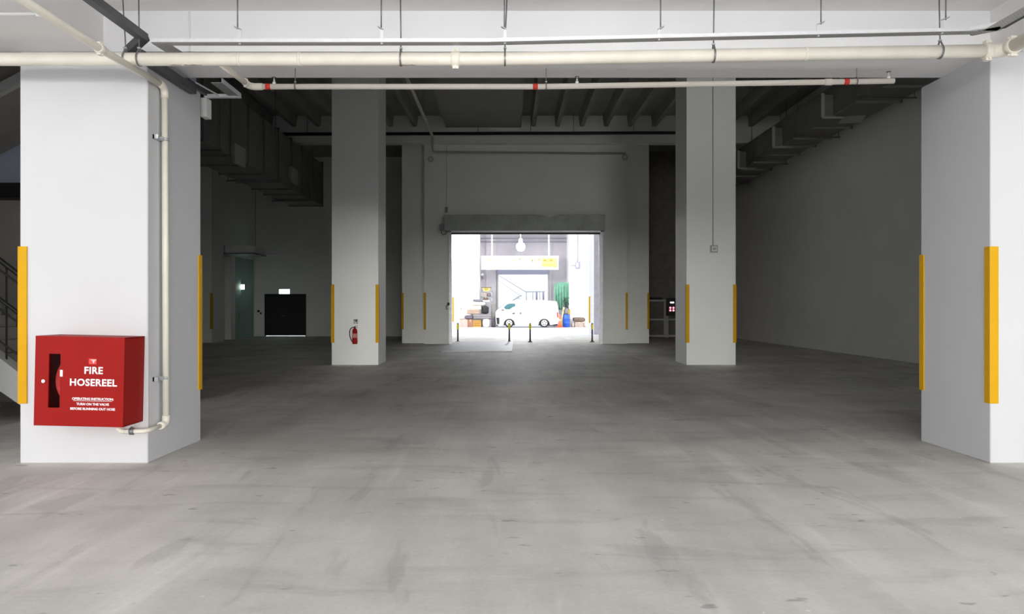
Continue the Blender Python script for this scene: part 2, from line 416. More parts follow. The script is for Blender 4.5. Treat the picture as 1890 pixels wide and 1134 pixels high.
for px, w in ((326, .05), (346, .03), (362, .06), (745, .05), (762, .03)):
    c = P(px, 0, MPY).x
    MB().tube([(c-w, MPY-.012, mz(px)-MPR+.004), (c-w*.3, MPY-.014, mz(px)-MPR+.005), (c+w, MPY-.010, mz(px)-MPR+.003)], [.005, .0075, .004], 8).build('rust_stain', 'stain', mp)

# sprinkler branch pipe under the beam
SY, SZ, SR = 7.78, P(0, 160, 7.78).z, .028
spx0, spx1 = P(476, 0, SY).x, P(1650, 0, SY).x
szr = P(0, 149.5, SY).z
def sz(px): return SZ if px < 1000 else SZ+(szr-SZ)*(px-1000)/(650)
sp = thing('sprinkler_branch_pipe', 'slim cream sprinkler pipe with red bands across the dark opening', 'pipe', (0, SY, 3.6))
MB().tube([(spx0-.02, SY, SZ), (P(1000, 0, SY).x, SY, SZ), (spx1, SY, szr)], SR, 16).build('pipe_run', 'cream2', sp)
bx = spx0-.08
MB().tube([(bx, MPY+.05, zl), (bx, SY-.09, SZ)], SR, 16).build('feed_run', 'cream2', sp)
MB().tube([(bx, SY-.11, SZ), (bx, SY-.05, SZ), (bx+.018, SY-.015, SZ), (bx+.05, SY, SZ), (bx+.13, SY, SZ)], SR+.007, 16).build('elbow', 'cream', sp)
coupling('coupling', (bx, SY-.13, SZ), (0, 1, 0), SR, .05, sp)
MB().tube([(P(1522, 0, SY).x, SY, sz(1522)), (P(1535, 0, SY).x, SY, sz(1535))], SR+.005, 16).build('coupling', 'cream2', sp)
for px in (495, 988, 1562):
    a, b = P(px-4.5, 0, SY).x, P(px+4.5, 0, SY).x
    tag(MB().tube([(a, SY, sz(px)), (b, SY, sz(px))], SR+.002, 16).build('colour_band', 'red2', sp), 'red band')
for px in (506, 1065, 1640):
    x = P(px, 0, SY).x; z = sz(px)+SR
    h = MB().lathe([(.018, z-.004), (.018, z+.018), (.010, z+.022), (.009, z+.042), (.004, z+.046), (.004, z+.062), (.003, z+.066)], (x, SY, 0), 'z', 12).build('sprinkler_head', 'bright', sp)
    MB().lathe([(.022, z+.064), (.024, z+.068), (.004, z+.072)], (x, SY, 0), 'z', 12).build('deflector', 'rod', h)

# hose reel riser
HR = .0305
hx, hy = -3.405, 7.52
hz = P(0, 163, hy).z
hp = thing('hose_riser_pipe', 'slim cream pipe running down the pillar side to the hose reel cabinet', 'pipe', (hx, hy, .4))
pa = Vector((hx, 3.2, 3.655)); pb = Vector((hx, 6.4, 3.655)); pc = Vector((hx, hy-.09, hz+.015))
MB().tube([pa, pb, pc], HR+.002, 16).build('upper_run', 'cream', hp)
coupling('coupling', (hx, 6.33, 3.655), (0, 1, 0), HR+.004, .07, hp)
MB().tube([(hx, hy-.13, hz+.017), (hx, hy-.06, hz+.012), (hx, hy-.02, hz-.005), (hx, hy, hz-.04), (hx, hy, hz-.10)], HR+.006, 16).build('elbow', 'cream', hp)
zb = P(0, 782, hy).z
hxb = hx+.012
MB().tube([(hx, hy, hz-.08), (hxb, hy, zb+.05)], HR, 16).build('riser', 'cream', hp)
MB().tube([(hxb, hy, zb+.08), (hxb, hy, zb+.03), (hxb-.002, hy-.02, zb), (hxb-.004, hy-.06, zb-.006), (hxb-.004, hy-.12, zb-.006)], HR+.006, 16).build('elbow', 'cream', hp)
# bottom run back round the pillar edge into the cabinet
bl = [(hxb-.004, hy-.10, zb-.006), (hxb-.004, YF-.10, zb-.01), (hxb-.03, YF-.14, zb-.012), (hxb-.06, YF-.15, zb-.012), (-3.60, YF-.15, zb-.012)]
MB().tube(bl, HR*.72, 14).build('lower_run', 'cream', hp)
MB().tube([(-3.60, YF-.15, zb-.012), (-3.63, YF-.15, zb-.012), (-3.66, YF-.15, zb+.01), (-3.665, YF-.15, zb+.02)], HR*.75, 14).build('inlet_bend', 'cream', hp)
vv = MB().lathe([(.02, -3.555), (.034, -3.55), (.034, -3.515), (.02, -3.51)], (0, YF-.15, zb-.012), 'x', 14).tube([(-3.533, YF-.15, zb-.01), (-3.533, YF-.15, zb+.03)], .010, 8).build('valve', 'rod', hp)
for py in (258, 698):
    z = P(0, py, hy).z
    MB().box(-3.456, hy-.15, z-.02, -3.44, hy+.015, z+.02).box(-3.456, hy-.15, z-.02, -3.40, hy-.135, z+.02).box(-3.456, hy-.05, z-.02, -3.40, hy-.04, z+.02).build('clamp_bracket', 'galv', hp)
    MB().tube([(hx+.006, hy, z-.012), (hx+.006, hy, z+.012)], HR+.004, 16).build('clamp_ring', 'galv', hp)

# white branch pipe at the top left
wz = 3.87
wp = thing('white_branch_pipe', 'thin white pipe under the slab in the top left corner', 'pipe', (-4.2, 5.6, 3.8))
wy = (wz-EYE)*F/(CY-26)
wx = P(72, 0, wy).x
MB().tube([(-7.5, wy, wz), (wx, wy, wz)], .013, 12).build('pipe_run', 'tube', wp)
MB().tube([(wx-.02, wy, wz), (wx+.05, wy, wz)], .022, 12).build('coupling', 'tube', wp)

# ---------------------------------------------------------------- hangers
def pipe_hanger(px, pxtop, Y, zc, r, ztop, label, group, short=False):
    x = P(px, 0, Y).x
    xt = P(pxtop, 0, Y).x if pxtop else x
    h = thing('pipe_hanger', label, 'pipe hanger', (x, Y, zc), group)
    MB().tube([(xt, Y, ztop+.004), (x, Y, zc+r*1.75)], .0062 if not short else .004, 8).build('rod', 'rod', h)
    mb = MB(); n = 20; w = .016 if not short else .012
    pts = []
    for k in range(n+1):
        a = R(-235+290*k/n)
        pts.append((Y+math.cos(a)*(r+.004), zc+math.sin(a)*(r+.004)))
    pts = [(Y-.004, zc+r*1.75)]+[(Y+math.cos(R(a))*(r+.004), zc+math.sin(R(a))*(r+.004)) for a in range(130, 411, 14)]+[(Y+.004, zc+r*1.75)]
    for a, b in zip(pts, pts[1:]): mb.bar((x, a[0], a[1]), (x, b[0], b[1]), w, .004, up=(0, b[1]-a[1], -(b[0]-a[0])) if True else None)
    mb.build('clevis_strap', 'rod', h)
    MB().box(x-w*.8, Y-.012, zc+r*1.62, x+w*.8, Y+.012, zc+r*1.85).build('nut', 'galv', h)
    return h
g1 = 'steel hangers of the thick cream pipe'
for px, top, l in ((232, 226, 'steel pipe hanger above the left pillar, leftmost on the thick pipe'), (257, 256, 'steel pipe hanger beside the bend of the dark trunking'),
                   (740, 739, 'steel pipe hanger with long rod left of the pipe coupling'), (932, 936, 'steel pipe hanger in the middle of the thick cream pipe'),
                   (1317, 1318, 'steel pipe hanger right of the middle of the thick cream pipe'), (1735, 1733, 'steel pipe hanger nearest the right elbow of the thick pipe')):
    pipe_hanger(px, top, MPY, mz(px), MPR, ZS, l, g1)
g2 = 'short hangers of the slim sprinkler pipe'
for px, l in ((545, 'short rod hanger at the left end of the slim sprinkler pipe'), (1008, 'short rod hanger at the middle red band of the slim sprinkler pipe'), (1581, 'short rod hanger at the right end of the slim sprinkler pipe')):
    pipe_hanger(px, None, SY, sz(px), SR, ZB, l, g2, True)

# ---------------------------------------------------------------- cable tray
TY = 6.71
def tz(px):
    py = 75 if px < 700 else (74.5 if px < 900 else 74.5+(54-74.5)*(px-900)/(1805-900))
    return P(0, py, TY).z
tr = thing('cable_tray', 'galvanised cable tray hung above the thick cream pipe', 'cable tray', (0, TY, 3.85))
xs = [P(p, 0, TY).x for p in (278, 600, 900, 1350, 1806)]; zs = [tz(p) for p in (278, 600, 900, 1350, 1806)]
mb = MB(); mf = MB(); mk = MB()
for i in range(4):
    a, b = (xs[i], zs[i]), (xs[i+1], zs[i+1])
    mb.bar((a[0], TY+.045, a[1]-.012), (b[0], TY+.045, b[1]-.012), .09, .004)
    mf.bar((a[0], TY, a[1]+.004), (b[0], TY, b[1]+.004), .004, .030)
    mk.bar((a[0], TY+.09, a[1]+.004), (b[0], TY+.09, b[1]+.004), .004, .034)
mb.build('perforated_floor', 'perf', tr); mf.build('front_flange', 'bright', tr); mk.build('back_flange', 'darkmetal', tr)
e = xs[4]; ze = zs[4]
mb = MB().bar((e-.02, TY+.08, ze-.012), (e+.16, TY-.06, ze-.012), .12, .004).bar((e+.10, TY, ze-.012), (e+.15, -.3, ze-.012), .12, .004)
mb.build('perforated_floor', 'perf', tr)
MB().bar((e-.08, TY, ze+.004), (e+.08, TY-.12, ze+.004), .004, .03).bar((e+.08, TY-.12, ze+.004), (e+.09, -.3, ze+.004), .004, .03).build('front_flange', 'bright', tr)
MB().bar((e, TY+.12, ze+.004), (e+.2, TY-.06, ze+.004), .004, .034).bar((e+.2, TY-.06, ze+.004), (e+.21, -.3, ze+.004), .004, .034).build('back_flange', 'darkmetal', tr)
# short branch to the beam and the piece that comes out behind the beam
zbr = tz(278)-.013
MB().bar((xs[0]+.07, TY+.02, zbr), (xs[0]+.12, YF-.003, zbr), .15, .004).build('branch_floor', 'perf', tr)
ends = thing('cable_tray_end', 'open galvanised cable tray end behind the beam by the left pillar', 'cable tray', (-3.2, 8.4, 3.85))
z2 = 3.895
MB().box(-3.17, YB-.02, z2-.004, -3.05, 8.66, z2).build('perforated_floor', 'perf', ends)
MB().box(-3.053, YB-.02, z2-.004, -3.047, 8.66, z2+.045).build('side_flange', 'bright', ends)
MB().box(-3.445, 8.60, z2-.012, -3.045, 8.66, z2-.005).box(-3.445, 8.59, z2-.012, -3.09, 8.598, z2+.02).build('end_bar', 'bright', ends)
MB().bar((-3.36, 8.16, z2+.02), (-3.27, 8.60, z2+.0), .012, .012).build('cross_rung', 'bright', ends)
MB().box(-3.44, YB-.02, z2+.0, -3.41, 8.60, z2+.05).build('inner_flange', 'darkmetal', ends)
tag(MB().box(P(376, 0, 8.75).x, 8.66, P(0, 219, 8.75).z, P(387, 0, 8.75).x, 8.8, 3.892).build('junction_box', 'wall'), 'plain white box hanging behind the left pillar under the tray end', 'junction box')

# dark trunking
dt = thing('dark_trunking', 'dark grey steel trunking with a bent end above the hose reel pillar', 'cable trunking', (-3.4, 6.8, 3.9))
ze2 = 3.985
pA = Vector((-3.36, 3.0, ze2)); pB = P(266, 70, 6.92); pB.z = pB.z
mb = MB().bar(pA, pB, .075, .07); mb.build('straight_run', 'darkmetal', dt)
pC = P(236, 96, 7.0)
MB().bar(pB+Vector((.02, -.02, .01)), pC, .07, .075, up=(0, -1, .2)).build('dropped_bend', 'darkmetal', dt)
MB().bar(Vector((pC.x, 6.965, pC.z)), Vector((-3.40, 7.08, 3.835)), .075, .07).bar(Vector((-3.41, 7.0, 3.835)), Vector((-3.405, 8.2, 3.845)), .075, .085).build('lower_run', 'darkmetal', dt)
MB().tube([(-3.335, 5.9, 3.98), (-3.335, 5.9, ZS)], .006, 8).build('rod', 'rod', dt)
MB().box(-3.42, 5.88, 4.06, -3.24, 5.92, 4.075).build('rod_bracket', 'darkmetal', dt)

g3 = 'rod hangers of the cable tray'
def tray_hanger(px, pxt, label, flip):
    x = P(px, 0, TY).x; z = tz(px)
    h = thing('tray_hanger', label, 'tray hanger', (x, TY+.03, z), g3)
    yy = TY+.02
    zt = P(0, 50, TY).z if px < 1300 else P(0, 41, TY).z if px < 1700 else P(0, 33, TY).z
    xt = P(pxt, 0, TY).x
    MB().tube([(xt, yy, ZS+.004), (xt, yy, zt-.01)], .0065, 8).build('rod', 'rod', h)
    MB().bar((xt+.028*flip, yy, zt+.012), (x-.012*flip, yy, zt-.016), .03, .008).build('bracket', 'galv', h)
    MB().box(x-.014, yy-.003, z-.012, x+.014, yy+.003, zt-.012).build('strap', 'bright', h)
    MB().lathe([(.008, z-.030), (.013, z-.026), (.013, z-.014)], (x, yy, 0), 'z', 10).build('bolt', 'galv', h)
for px, pxt, l, fl in ((441, 437, 'tray hanger rod nearest the left end of the cable tray', -1), (704, 703, 'tray hanger rod second from the left end of the cable tray', -1),
                       (932, 931, 'tray hanger rod at the middle of the cable tray', -1), (1217, 1220, 'tray hanger rod above the overhead pipe right of its middle', 1),
                       (1512, 1517, 'tray hanger rod second from the right bend of the cable tray', 1), (1741, 1748, 'tray hanger rod nearest the right bend of the cable tray', 1)):
    tray_hanger(px, pxt, l, fl)
x = P(350, 0, YF).x
tag(MB().box(x-.010, YF-.014, ZB, x+.010, YF-.0005, ZS).build('conduit', 'soffit'), 'short vertical conduit on the beam face near the left pillar', 'conduit')

# ================================================================== LEFT STAIRCASE (seen past the left pillar)
st = thing('staircase', 'dim concrete staircase with black railing behind the left pillar', 'staircase', (-7.5, 10.5, 0))
SX1 = -5.95; n = 14; rise, run = .172, .225
poly = [(SX1, 0)]
for i in range(n):
    poly += [(SX1-run*i, rise*(i+1)), (SX1-run*(i+1), rise*(i+1))]
poly += [(SX1-run*n, rise*n-.35), (SX1-run*1.6, 0)]
MB().prism(poly, 'y', 10.2, 11.6).build('steps', 'brown', st)
sl = rise/run
def sline(x): return (SX1-x)*sl
MB().prism([(SX1+.25, 0), (SX1+.25, .06), (-8.7, sline(-8.7)+.25), (-8.7, sline(-8.7)-.32), (SX1-.19, 0)], 'y', 10.0, 10.2).build('parapet', 'sgrey', st)
for k in range(14):
    xx = SX1-.1-k*.21
    MB().tube([(xx, 10.1, sline(xx)+.2), (xx, 10.1, sline(xx)+1.5)], .014, 6).build('baluster', 'rail', st)
for dz, r in ((1.5, .035), (1.37, .014), (.98, .028), (.85, .014), (.42, .014)):
    MB().tube([(SX1+.1, 10.1, sline(SX1+.1)+dz), (-8.6, 10.1, sline(-8.6)+dz)], r, 8).build('handrail' if r > .03 else 'rail', 'rail', st)
MB().prism([(-5.2, 5.35), (-9.2, 3.25), (-9.2, 3.9), (-5.2, 6.0)], 'y', 10.4, 11.9).build('upper_flight', 'brown', st)
MB().prism([(-5.2, 5.30), (-9.2, 3.20), (-9.2, 3.35), (-5.2, 5.45)], 'y', 10.3, 10.4).build('flight_edge', 'sgrey', st)
struct('wall_stair', MB().box(-13.1, 12.0, 3.3, -5.0, 12.15, 9.2), 'bluewall')
struct('wall_stair_lower', MB().box(-13.1, 12.0, 0, -5.0, 12.15, 3.2), 'brown')
struct('trim_5', MB().box(-13.1, 11.7, 3.19, -5.0, 12.2, 3.42), 'dark')

# ================================================================== FIRE EXTINGUISHER, SIGN, SWITCH
EYY = 19.63
ec = P(656, 635, EYY); s_ = EYY/F
ext = thing('fire_extinguisher', 'red fire extinguisher hung on the inner left pillar', 'fire extinguisher', (ec.x, EYY-.075, ec.z))
cx, cy, z0 = ec.x, EYY-.075, ec.z
MB().lathe([(.055, z0), (.063, z0+.012), (.064, z0+.03), (.064, z0+.33), (.058, z0+.365), (.04, z0+.395), (.022, z0+.405), (.02, z0+.42)], (cx, cy, 0), 'z', 24).build('cylinder', 'red', ext)
MB().tube([(cx, cy, z0+.415), (cx, cy, z0+.452)], .017, 12).build('valve', 'black', ext)
MB().bar((cx-.01, cy, z0+.447), (cx+.07, cy, z0+.475), .018, .008).bar((cx, cy, z0+.43), (cx+.075, cy, z0+.425), .018, .008).build('handle', 'black', ext)
MB().tube([(cx-.01, cy-.01, z0+.435), (cx-.07, cy-.012, z0+.425), (cx-.115, cy-.012, z0+.385), (cx-.135, cy-.012, z0+.31), (cx-.13, cy-.012, z0+.22), (cx-.105, cy-.012, z0+.13), (cx-.066, cy-.012, z0+.06)], .0105, 10).build('hose', 'blackrub', ext)
MB().tube([(cx, cy, z0+.16), (cx, cy, z0+.27)], .0648, 24).build('label_band', cmat('faded_red_label', (.62, .25, .22)), ext)
MB().box(cx-.05, EYY-.015, z0+.18, cx+.05, EYY-.001, z0+.24).build('wall_bracket', 'black', ext)
es = P(656.5, 594, EYY)
sg = thing('extinguisher_sign', 'tiny black and white sign above the fire extinguisher', 'sign', (es.x, EYY, es.z-.055))
MB().box(es.x-.055, EYY-.006, es.z-.055, es.x+.055, EYY-.0005, es.z+.055).build('plate', 'black', sg)
MB().box(es.x-.045, EYY-.0075, es.z-.05, es.x-.03, EYY-.006, es.z+.035).box(es.x-.015, EYY-.0075, es.z-.05, es.x+.02, EYY-.006, es.z-.01).box(es.x-.012, EYY-.0075, es.z+.0, es.x-.002, EYY-.006, es.z+.03).box(es.x+.034, EYY-.0075, es.z-.05, es.x+.046, EYY-.006, es.z+.03).build('pictogram', 'letter', sg)

sb = P(1317, 460, EYY)
sw = thing('switch_box', 'grey isolator switch box on the inner right pillar', 'switch', (sb.x, EYY, sb.z-.095))
MB().box(sb.x-.095, EYY-.075, sb.z-.095, sb.x+.095, EYY-.0005, sb.z+.095, bev=.01).build('box', 'grey', sw)
MB().box(sb.x-.06, EYY-.083, sb.z-.06, sb.x+.06, EYY-.075, sb.z+.06, bev=.004).build('cover', 'wall', sw)
MB().lathe([(.038, -.105), (.042, -.10), (.042, -.083)], (sb.x, EYY, sb.z), 'y', 16).bar((sb.x-.035, EYY-.11, sb.z), (sb.x+.035, EYY-.11, sb.z), .014, .014).build('knob', 'grey', sw)
MB().tube([(sb.x-.02, EYY-.014, sb.z+.09), (sb.x-.02, EYY-.014, 8.9)], .013, 8).build('conduit', 'grey', sw)

# ================================================================== AIR DUCTS
# left duct
lx0, lx1, lz0, lz1 = -9.5, -8.08, 5.91, 7.75
du = thing('air_duct', 'dark insulated air duct hanging along the left of the hall', 'air duct', (-8.8, 22, lz0))
MB().box(lx0, 13.5, lz0, lx1, 33.0, lz1, bev=.03).build('duct_body', 'duct', du)
for y in (14.2, 16, 18, 20, 22, 23.5, 25.0, 26.6, 28.2, 29.6, 31.0, 32.9):
    MB().box(lx0-.05, y, lz0-.05, lx1+.05, y+.06, lz0).box(lx0-.05, y, lz1, lx1+.05, y+.06, lz1+.05).box(lx1, y, lz0, lx1+.05, y+.06, lz1).box(lx0-.05, y, lz0, lx0, y+.06, lz1).build('flange', 'duct', du)
for py, px in ((287, 440), (325, 541)):
    Y = 8.05*F/(CX-px); z = P(0, py, Y).z
    MB().box(lx1, Y-.45, z-.28, lx1+.09, Y+.45, z+.28).build('grille', 'ductlip', du)
for y in (16, 21, 26, 31):
    for x in (lx0-.1, lx1+.1):
        MB().tube([(x, y, lz0-.02), (x, y, 9.2)], .012, 6).build('hanger_rod', 'rod', du)
    MB().box(lx0-.15, y-.03, lz0-.10, lx1+.15, y+.03, lz0-.05).build('hanger_rail', 'rod', du)
# right duct
du = thing('air_duct', 'dark stepped air duct hanging along the right wall of the hall', 'air duct', (9.8, 22, 6.85))
MB().box(9.25, 13.0, 6.95, 10.35, 36, 7.85, bev=.03).build('duct_body', 'duct', du)
for y in (17.6, 21.6, 25.6, 29.5, 33.2):
    MB().box(8.95, y, 6.92, 9.27, y+1.9, 7.55).build('plenum_box', 'duct', du)
    MB().box(8.90, y-.05, 6.90, 8.99, y, 7.58).box(8.93, y-.05, 6.86, 9.6, y, 6.92).build('plenum_flange', 'ductlip', du)
for y in (16, 18.6, 20, 22.9, 24.4, 25.6, 27, 28.4, 29.9, 31.4):
    MB().box(9.2, y, 6.90, 10.4, y+.05, 6.955).box(10.35, y, 6.9, 10.4, y+.05, 7.9).build('flange', 'ductlip', du)
mb = MB().bar((9.55, 20.2, 7.12), (10.0, 22.2, 6.90), .62, .03)
mb.build('slanted_panel', 'grey', du)
for y in (15, 19.5, 24, 28.5, 33):
    for x in (9.15, 10.45):
        MB().tube([(x, y, 6.9), (x, y, 9.2)], .012, 6).build('hanger_rod', 'rod', du)
    MB().box(9.1, y-.03, 6.86, 10.5, y+.03, 6.9).build('hanger_rail', 'rod', du)

# small box and batten over the far left corner
b0, b1 = P(388, 467, 33.6), P(470, 454, 33.6)
bo = thing('duct_section', 'short pale duct box high above the glow-tinted door', 'air duct', ((b0.x+b1.x)/2, 34, b0.z))
MB().box(b0.x, 33.6, b0.z, b1.x, 35.2, b1.z).build('duct_body', 'farwhite', bo)
MB().box(b0.x+.62, 33.57, b0.z-.02, b0.x+.66, 33.6, b1.z+.02).build('flange', 'grey', bo)
MB().box(b0.x-.2, 33.5, b0.z-.06, b1.x+.02, 35.2, b0.z-.001).build('bottom_rail', 'rod', bo)
for x in (b0.x+.1, b1.x-.1): MB().tube([(x, 34, b1.z-.01), (x, 34, 9.2)], .01, 6).build('hanger_rod', 'rod', bo)
b0, b1 = P(478, 472.5, 38.75), P(526, 467.5, 38.75)
bt = thing('batten_light', 'unlit tube light batten over the far left corner', 'lamp', ((b0.x+b1.x)/2, 38.85, b0.z))
MB().box(b0.x, 38.8, b0.z, b1.x, 38.9, b1.z).build('housing', 'farwhite', bt)
MB().tube([(b0.x+.05, 38.77, (b0.z+b1.z)/2), (b1.x-.05, 38.77, (b0.z+b1.z)/2)], .03, 10).build('tube', 'tube', bt)
# exit signs
for (px, py, w, h, Y, l) in ((447, 530, 8, 8.5, 36.9, 'small square glowing sign in front of the glow-tinted door'), (525, 538.5, 19, 8, 38.8, 'wide glowing exit sign over the black double door')):
    a, b = P(px-w/2, py+h/2, Y), P(px+w/2, py-h/2, Y)
    e_ = thing('exit_sign', l, 'exit sign', ((a.x+b.x)/2, Y, a.z))
    MB().box(a.x-.02, Y, a.z-.02, b.x+.02, Y+.10, b.z+.02).build('housing', 'grey', e_)
    MB().box(a.x, Y-.012, a.z, b.x, Y-.001, b.z).build('lit_face', 'exit', e_)
    if px < 500:
        MB().bar((b.x, Y+.05, b.z-.05), (-13.0, Y+.05, b.z-.05), .03, .03).build('arm', 'grey', e_)
    else: MB().box(a.x+.1, Y+.1, a.z, b.x-.1, 38.9, b.z).build('arm', 'grey', e_)
hs = P(478, 576, 38.85)
ds = thing('wall_switch', 'small dark switch on the wall left of the black double door', 'switch', (hs.x, 38.87, hs.z))
MB().box(hs.x-.09, 38.86, hs.z-.02, hs.x+.02, 38.9, hs.z+.09, bev=.006).build('box', 'black', ds)
MB().box(hs.x+.04, 38.87, hs.z-.12, hs.x+.12, 38.9, hs.z-.03, bev=.006).build('cover', 'black', ds)

# ================================================================== ROLLER SHUTTER OF THE BACK DOORWAY
SHY = 30.38
a, b = P(820, 425.8, SHY), P(1117, 396.5, SHY)
rs = thing('roller_shutter', 'raised grey roller shutter in its dented housing over the back doorway', 'roller shutter', ((a.x+b.x)/2, 30.6, a.z))
xd = P(1013, 0, SHY).x
pts = [(a.x, a.z), (b.x, a.z), (b.x, b.z)]+[(xd+.5, b.z-.005), (xd+.22, b.z-.05), (xd, b.z-.11), (xd-.25, b.z-.045), (xd-.6, b.z)]+[(a.x, b.z)]
housing = MB().prism(pts, 'y', SHY, 30.89); housing.build('housing', 'shutter', rs)
MB().box(xd-.02, SHY-.012, a.z, xd+.03, SHY-.001, b.z-.12).build('seam_strip', 'shutter', rs)
a2, b2 = P(833, 432.5, 30.6), P(1108, 429.5, 30.6)
MB().box(a2.x, 30.62, a2.z, b2.x, 30.70, b2.z+.08).build('curtain_edge', 'black', rs)
MB().box(a2.x, 30.42, b2.z+.0, b2.x, 30.60, b2.z+.08).build('bottom_bar', 'bright', rs)  # brighter zinc stands in for yard light falling on the bar
for px0, px1 in ((828.5, 833.5), (1107, 1113)):
    xa, xb = P(px0, 0, 30.7).x, P(px1, 0, 30.7).x
    MB().box(xa, 30.72, 0, xb, 30.90, a2.z+.1).box(xa-.02, 30.86, 0, xa, 30.9, a2.z+.1).build('guide_rail', 'galv', rs)
mo = P(816, 421, 30.6)
MB().box(mo.x-.09, 30.45, mo.z-.1, mo.x+.09, 30.7, mo.z+.12).build('motor', 'rod', rs)
MB().tube([(mo.x, 30.5, mo.z-.08), (mo.x-.03, 30.5, mo.z-.2), (mo.x+.05, 30.5, mo.z-.28), (mo.x+.16, 30.52, mo.z-.25), (mo.x+.22, 30.6, mo.z-.14)], .018, 8).build('cable', 'rod', rs)
cb = P(824, 387, 30.85)
cc = thing('cable_conduit', 'thin cable with small box coming down to the left of the shutter', 'conduit', (cb.x, 30.87, cb.z-.1))
MB().tube([(cb.x, 30.88, cb.z), (cb.x, 30.88, 8.1)], .009, 6).build('cable', 'grey', cc)
MB().box(cb.x-.05, 30.82, cb.z-.12, cb.x+.05, 30.9, cb.z+.1).build('box', 'rod', cc)
cb = P(827, 565, 30.68)
cc = thing('door_switch', 'small black door switch on the left shutter guide', 'switch', (cb.x, 30.66, cb.z-.1))
MB().box(cb.x-.03, 30.64, cb.z+.02, cb.x+.06, 30.715, cb.z+.14, bev=.01).build('box', 'black', cc)
MB().tube([(cb.x-.02, 30.66, cb.z+.04), (cb.x-.08, 30.66, cb.z-.02), (cb.x-.07, 30.66, cb.z-.14), (cb.x-.02, 30.68, cb.z-.12)], .014, 8).build('hook', 'black', cc)
for px, py, l in ((795, 294, 'round bulkhead lamp at the upper left of the shutter wall'), (1153, 291, 'round bulkhead lamp at the upper right of the shutter wall')):
    c = P(px, py, 30.9)
    bl_ = thing('bulkhead_lamp', l, 'lamp', (c.x, 30.9, c.z-.1), 'bulkhead lamps on the shutter wall')
    MB().lathe([(.11, -.05), (.12, -.03), (.12, -.001)], (c.x, 30.9, c.z), 'y', 20).build('base', 'grey', bl_)
    MB().lathe([(.03, -.10), (.07, -.085), (.09, -.05)], (c.x, 30.9, c.z), 'y', 20).build('diffuser', 'sgrey', bl_)
# fire pipe on ceiling, down the wall and across
fz = P(0, 283, 30.75).z
fx = P(800, 0, 30.75).x
fp = thing('ceiling_fire_pipe', 'dim pipe running back under the ceiling then along the shutter wall', 'pipe', (fx, 30.7, fz))
MB().tube([(fx, 9, 8.35), (fx, 30.2, 8.35)], .055, 12).build('ceiling_run', 'cream', fp)
MB().tube([(fx, 30.15, 8.35), (fx, 30.36, 8.34), (fx, 30.40, 8.28), (fx, 30.40, fz+.12), (fx+.03, 30.43, fz+.02), (fx+.1, 30.5, fz), (P(1155, 0, 30.7).x, 30.8, fz)], .045, 12).build('wall_run', 'grey', fp)
for y in (12, 17, 22, 27): MB().tube([(fx, y, 8.38), (fx, y, 9.2)], .008, 6).build('hanger_rod', 'rod', fp)
dc = thing('dark_pipe', 'long black pipe crossing the hall under the ceiling ribs', 'pipe', (0, 30.2, 8.4))
pz = P(0, 248, 30.2).z
MB().tube([(-10.2, 30.2, pz), (6.7, 30.2, pz+.06), (6.75, 30.2, pz-.0), (6.75, 30.2, pz-.5)], .065, 10).build('pipe_run', 'black', dc)
for x in (-8, -5, -1.2, .9, 2.6, 5): MB().tube([(x, 30.2, pz+.02), (x, 30.2, 9.2)], .012, 6).build('hanger_rod', 'rod', dc)
# steel floor plate
px0, px1 = P(814, 0, 25.3).x, .13
fl = MB().prism([(px0, 25.3), (px1, 25.3), (px1+.08, 32.3), (px0-.02, 32.3)], 'z', .0, .028)
tag(fl.build('floor_plate', 'plate'), 'pale steel plate lying on the floor in the back doorway', 'floor plate')

# rack and panel in the right bay
rk = thing('storage_rack', 'dim white steel rack frame standing in the far right bay', 'rack', (7.6, 37.2, 0))
ra, rb = P(1199, 622, 37).x, P(1252, 0, 37).x
zt, zm = P(0, 555, 37).z, P(0, 590, 37).z
xm_ = P(1231, 0, 37).x
for z, h in ((zt, .09), (zm, .08), (.09, .08)): MB().box(ra-.5, 36.9, z-h/2, rb+.3, 37.5, z+h/2).build('shelf', 'sgrey', rk)
for x in (ra-.45, xm_, rb+.2):
    for y in (36.9, 37.45): MB().box(x-.05, y, 0, x+.05, y+.06, zt+.05).build('upright', 'sgrey', rk)
tag(MB().box(ra-.3, 36.95, zt+.047, P(1222, 0, 37).x, 37.4, zt+.15, bev=.01).build('flat_box', 'black'), 'flat black box lying on top of the white rack', 'box')
cp0 = P(1240, 570, 36.8)
cp = thing('control_panel', 'control panel with white display and four glowing red lamps', 'control panel', (cp0.x, 36.8, cp0.z-.3))
MB().box(cp0.x-.26, 36.8, cp0.z-.35, cp0.x+.26, 36.895, cp0.z+.5, bev=.01).build('box', 'black', cp)
q0, q1 = P(1237, 560, 36.79), P(1244, 557.5, 36.79)
MB().box(q0.x, 36.785, q0.z, q1.x, 36.8, q1.z).build('display', 'ledw', cp)
for px in (1237.3, 1243):
    for py in (568.5, 573.3):
        c = P(px, py, 36.8)
        MB().lathe([(.02, -.03), (.045, -.024), (.05, -.001)], (c.x, 36.8, c.z), 'y', 12).build('lamp', 'ledr', cp)

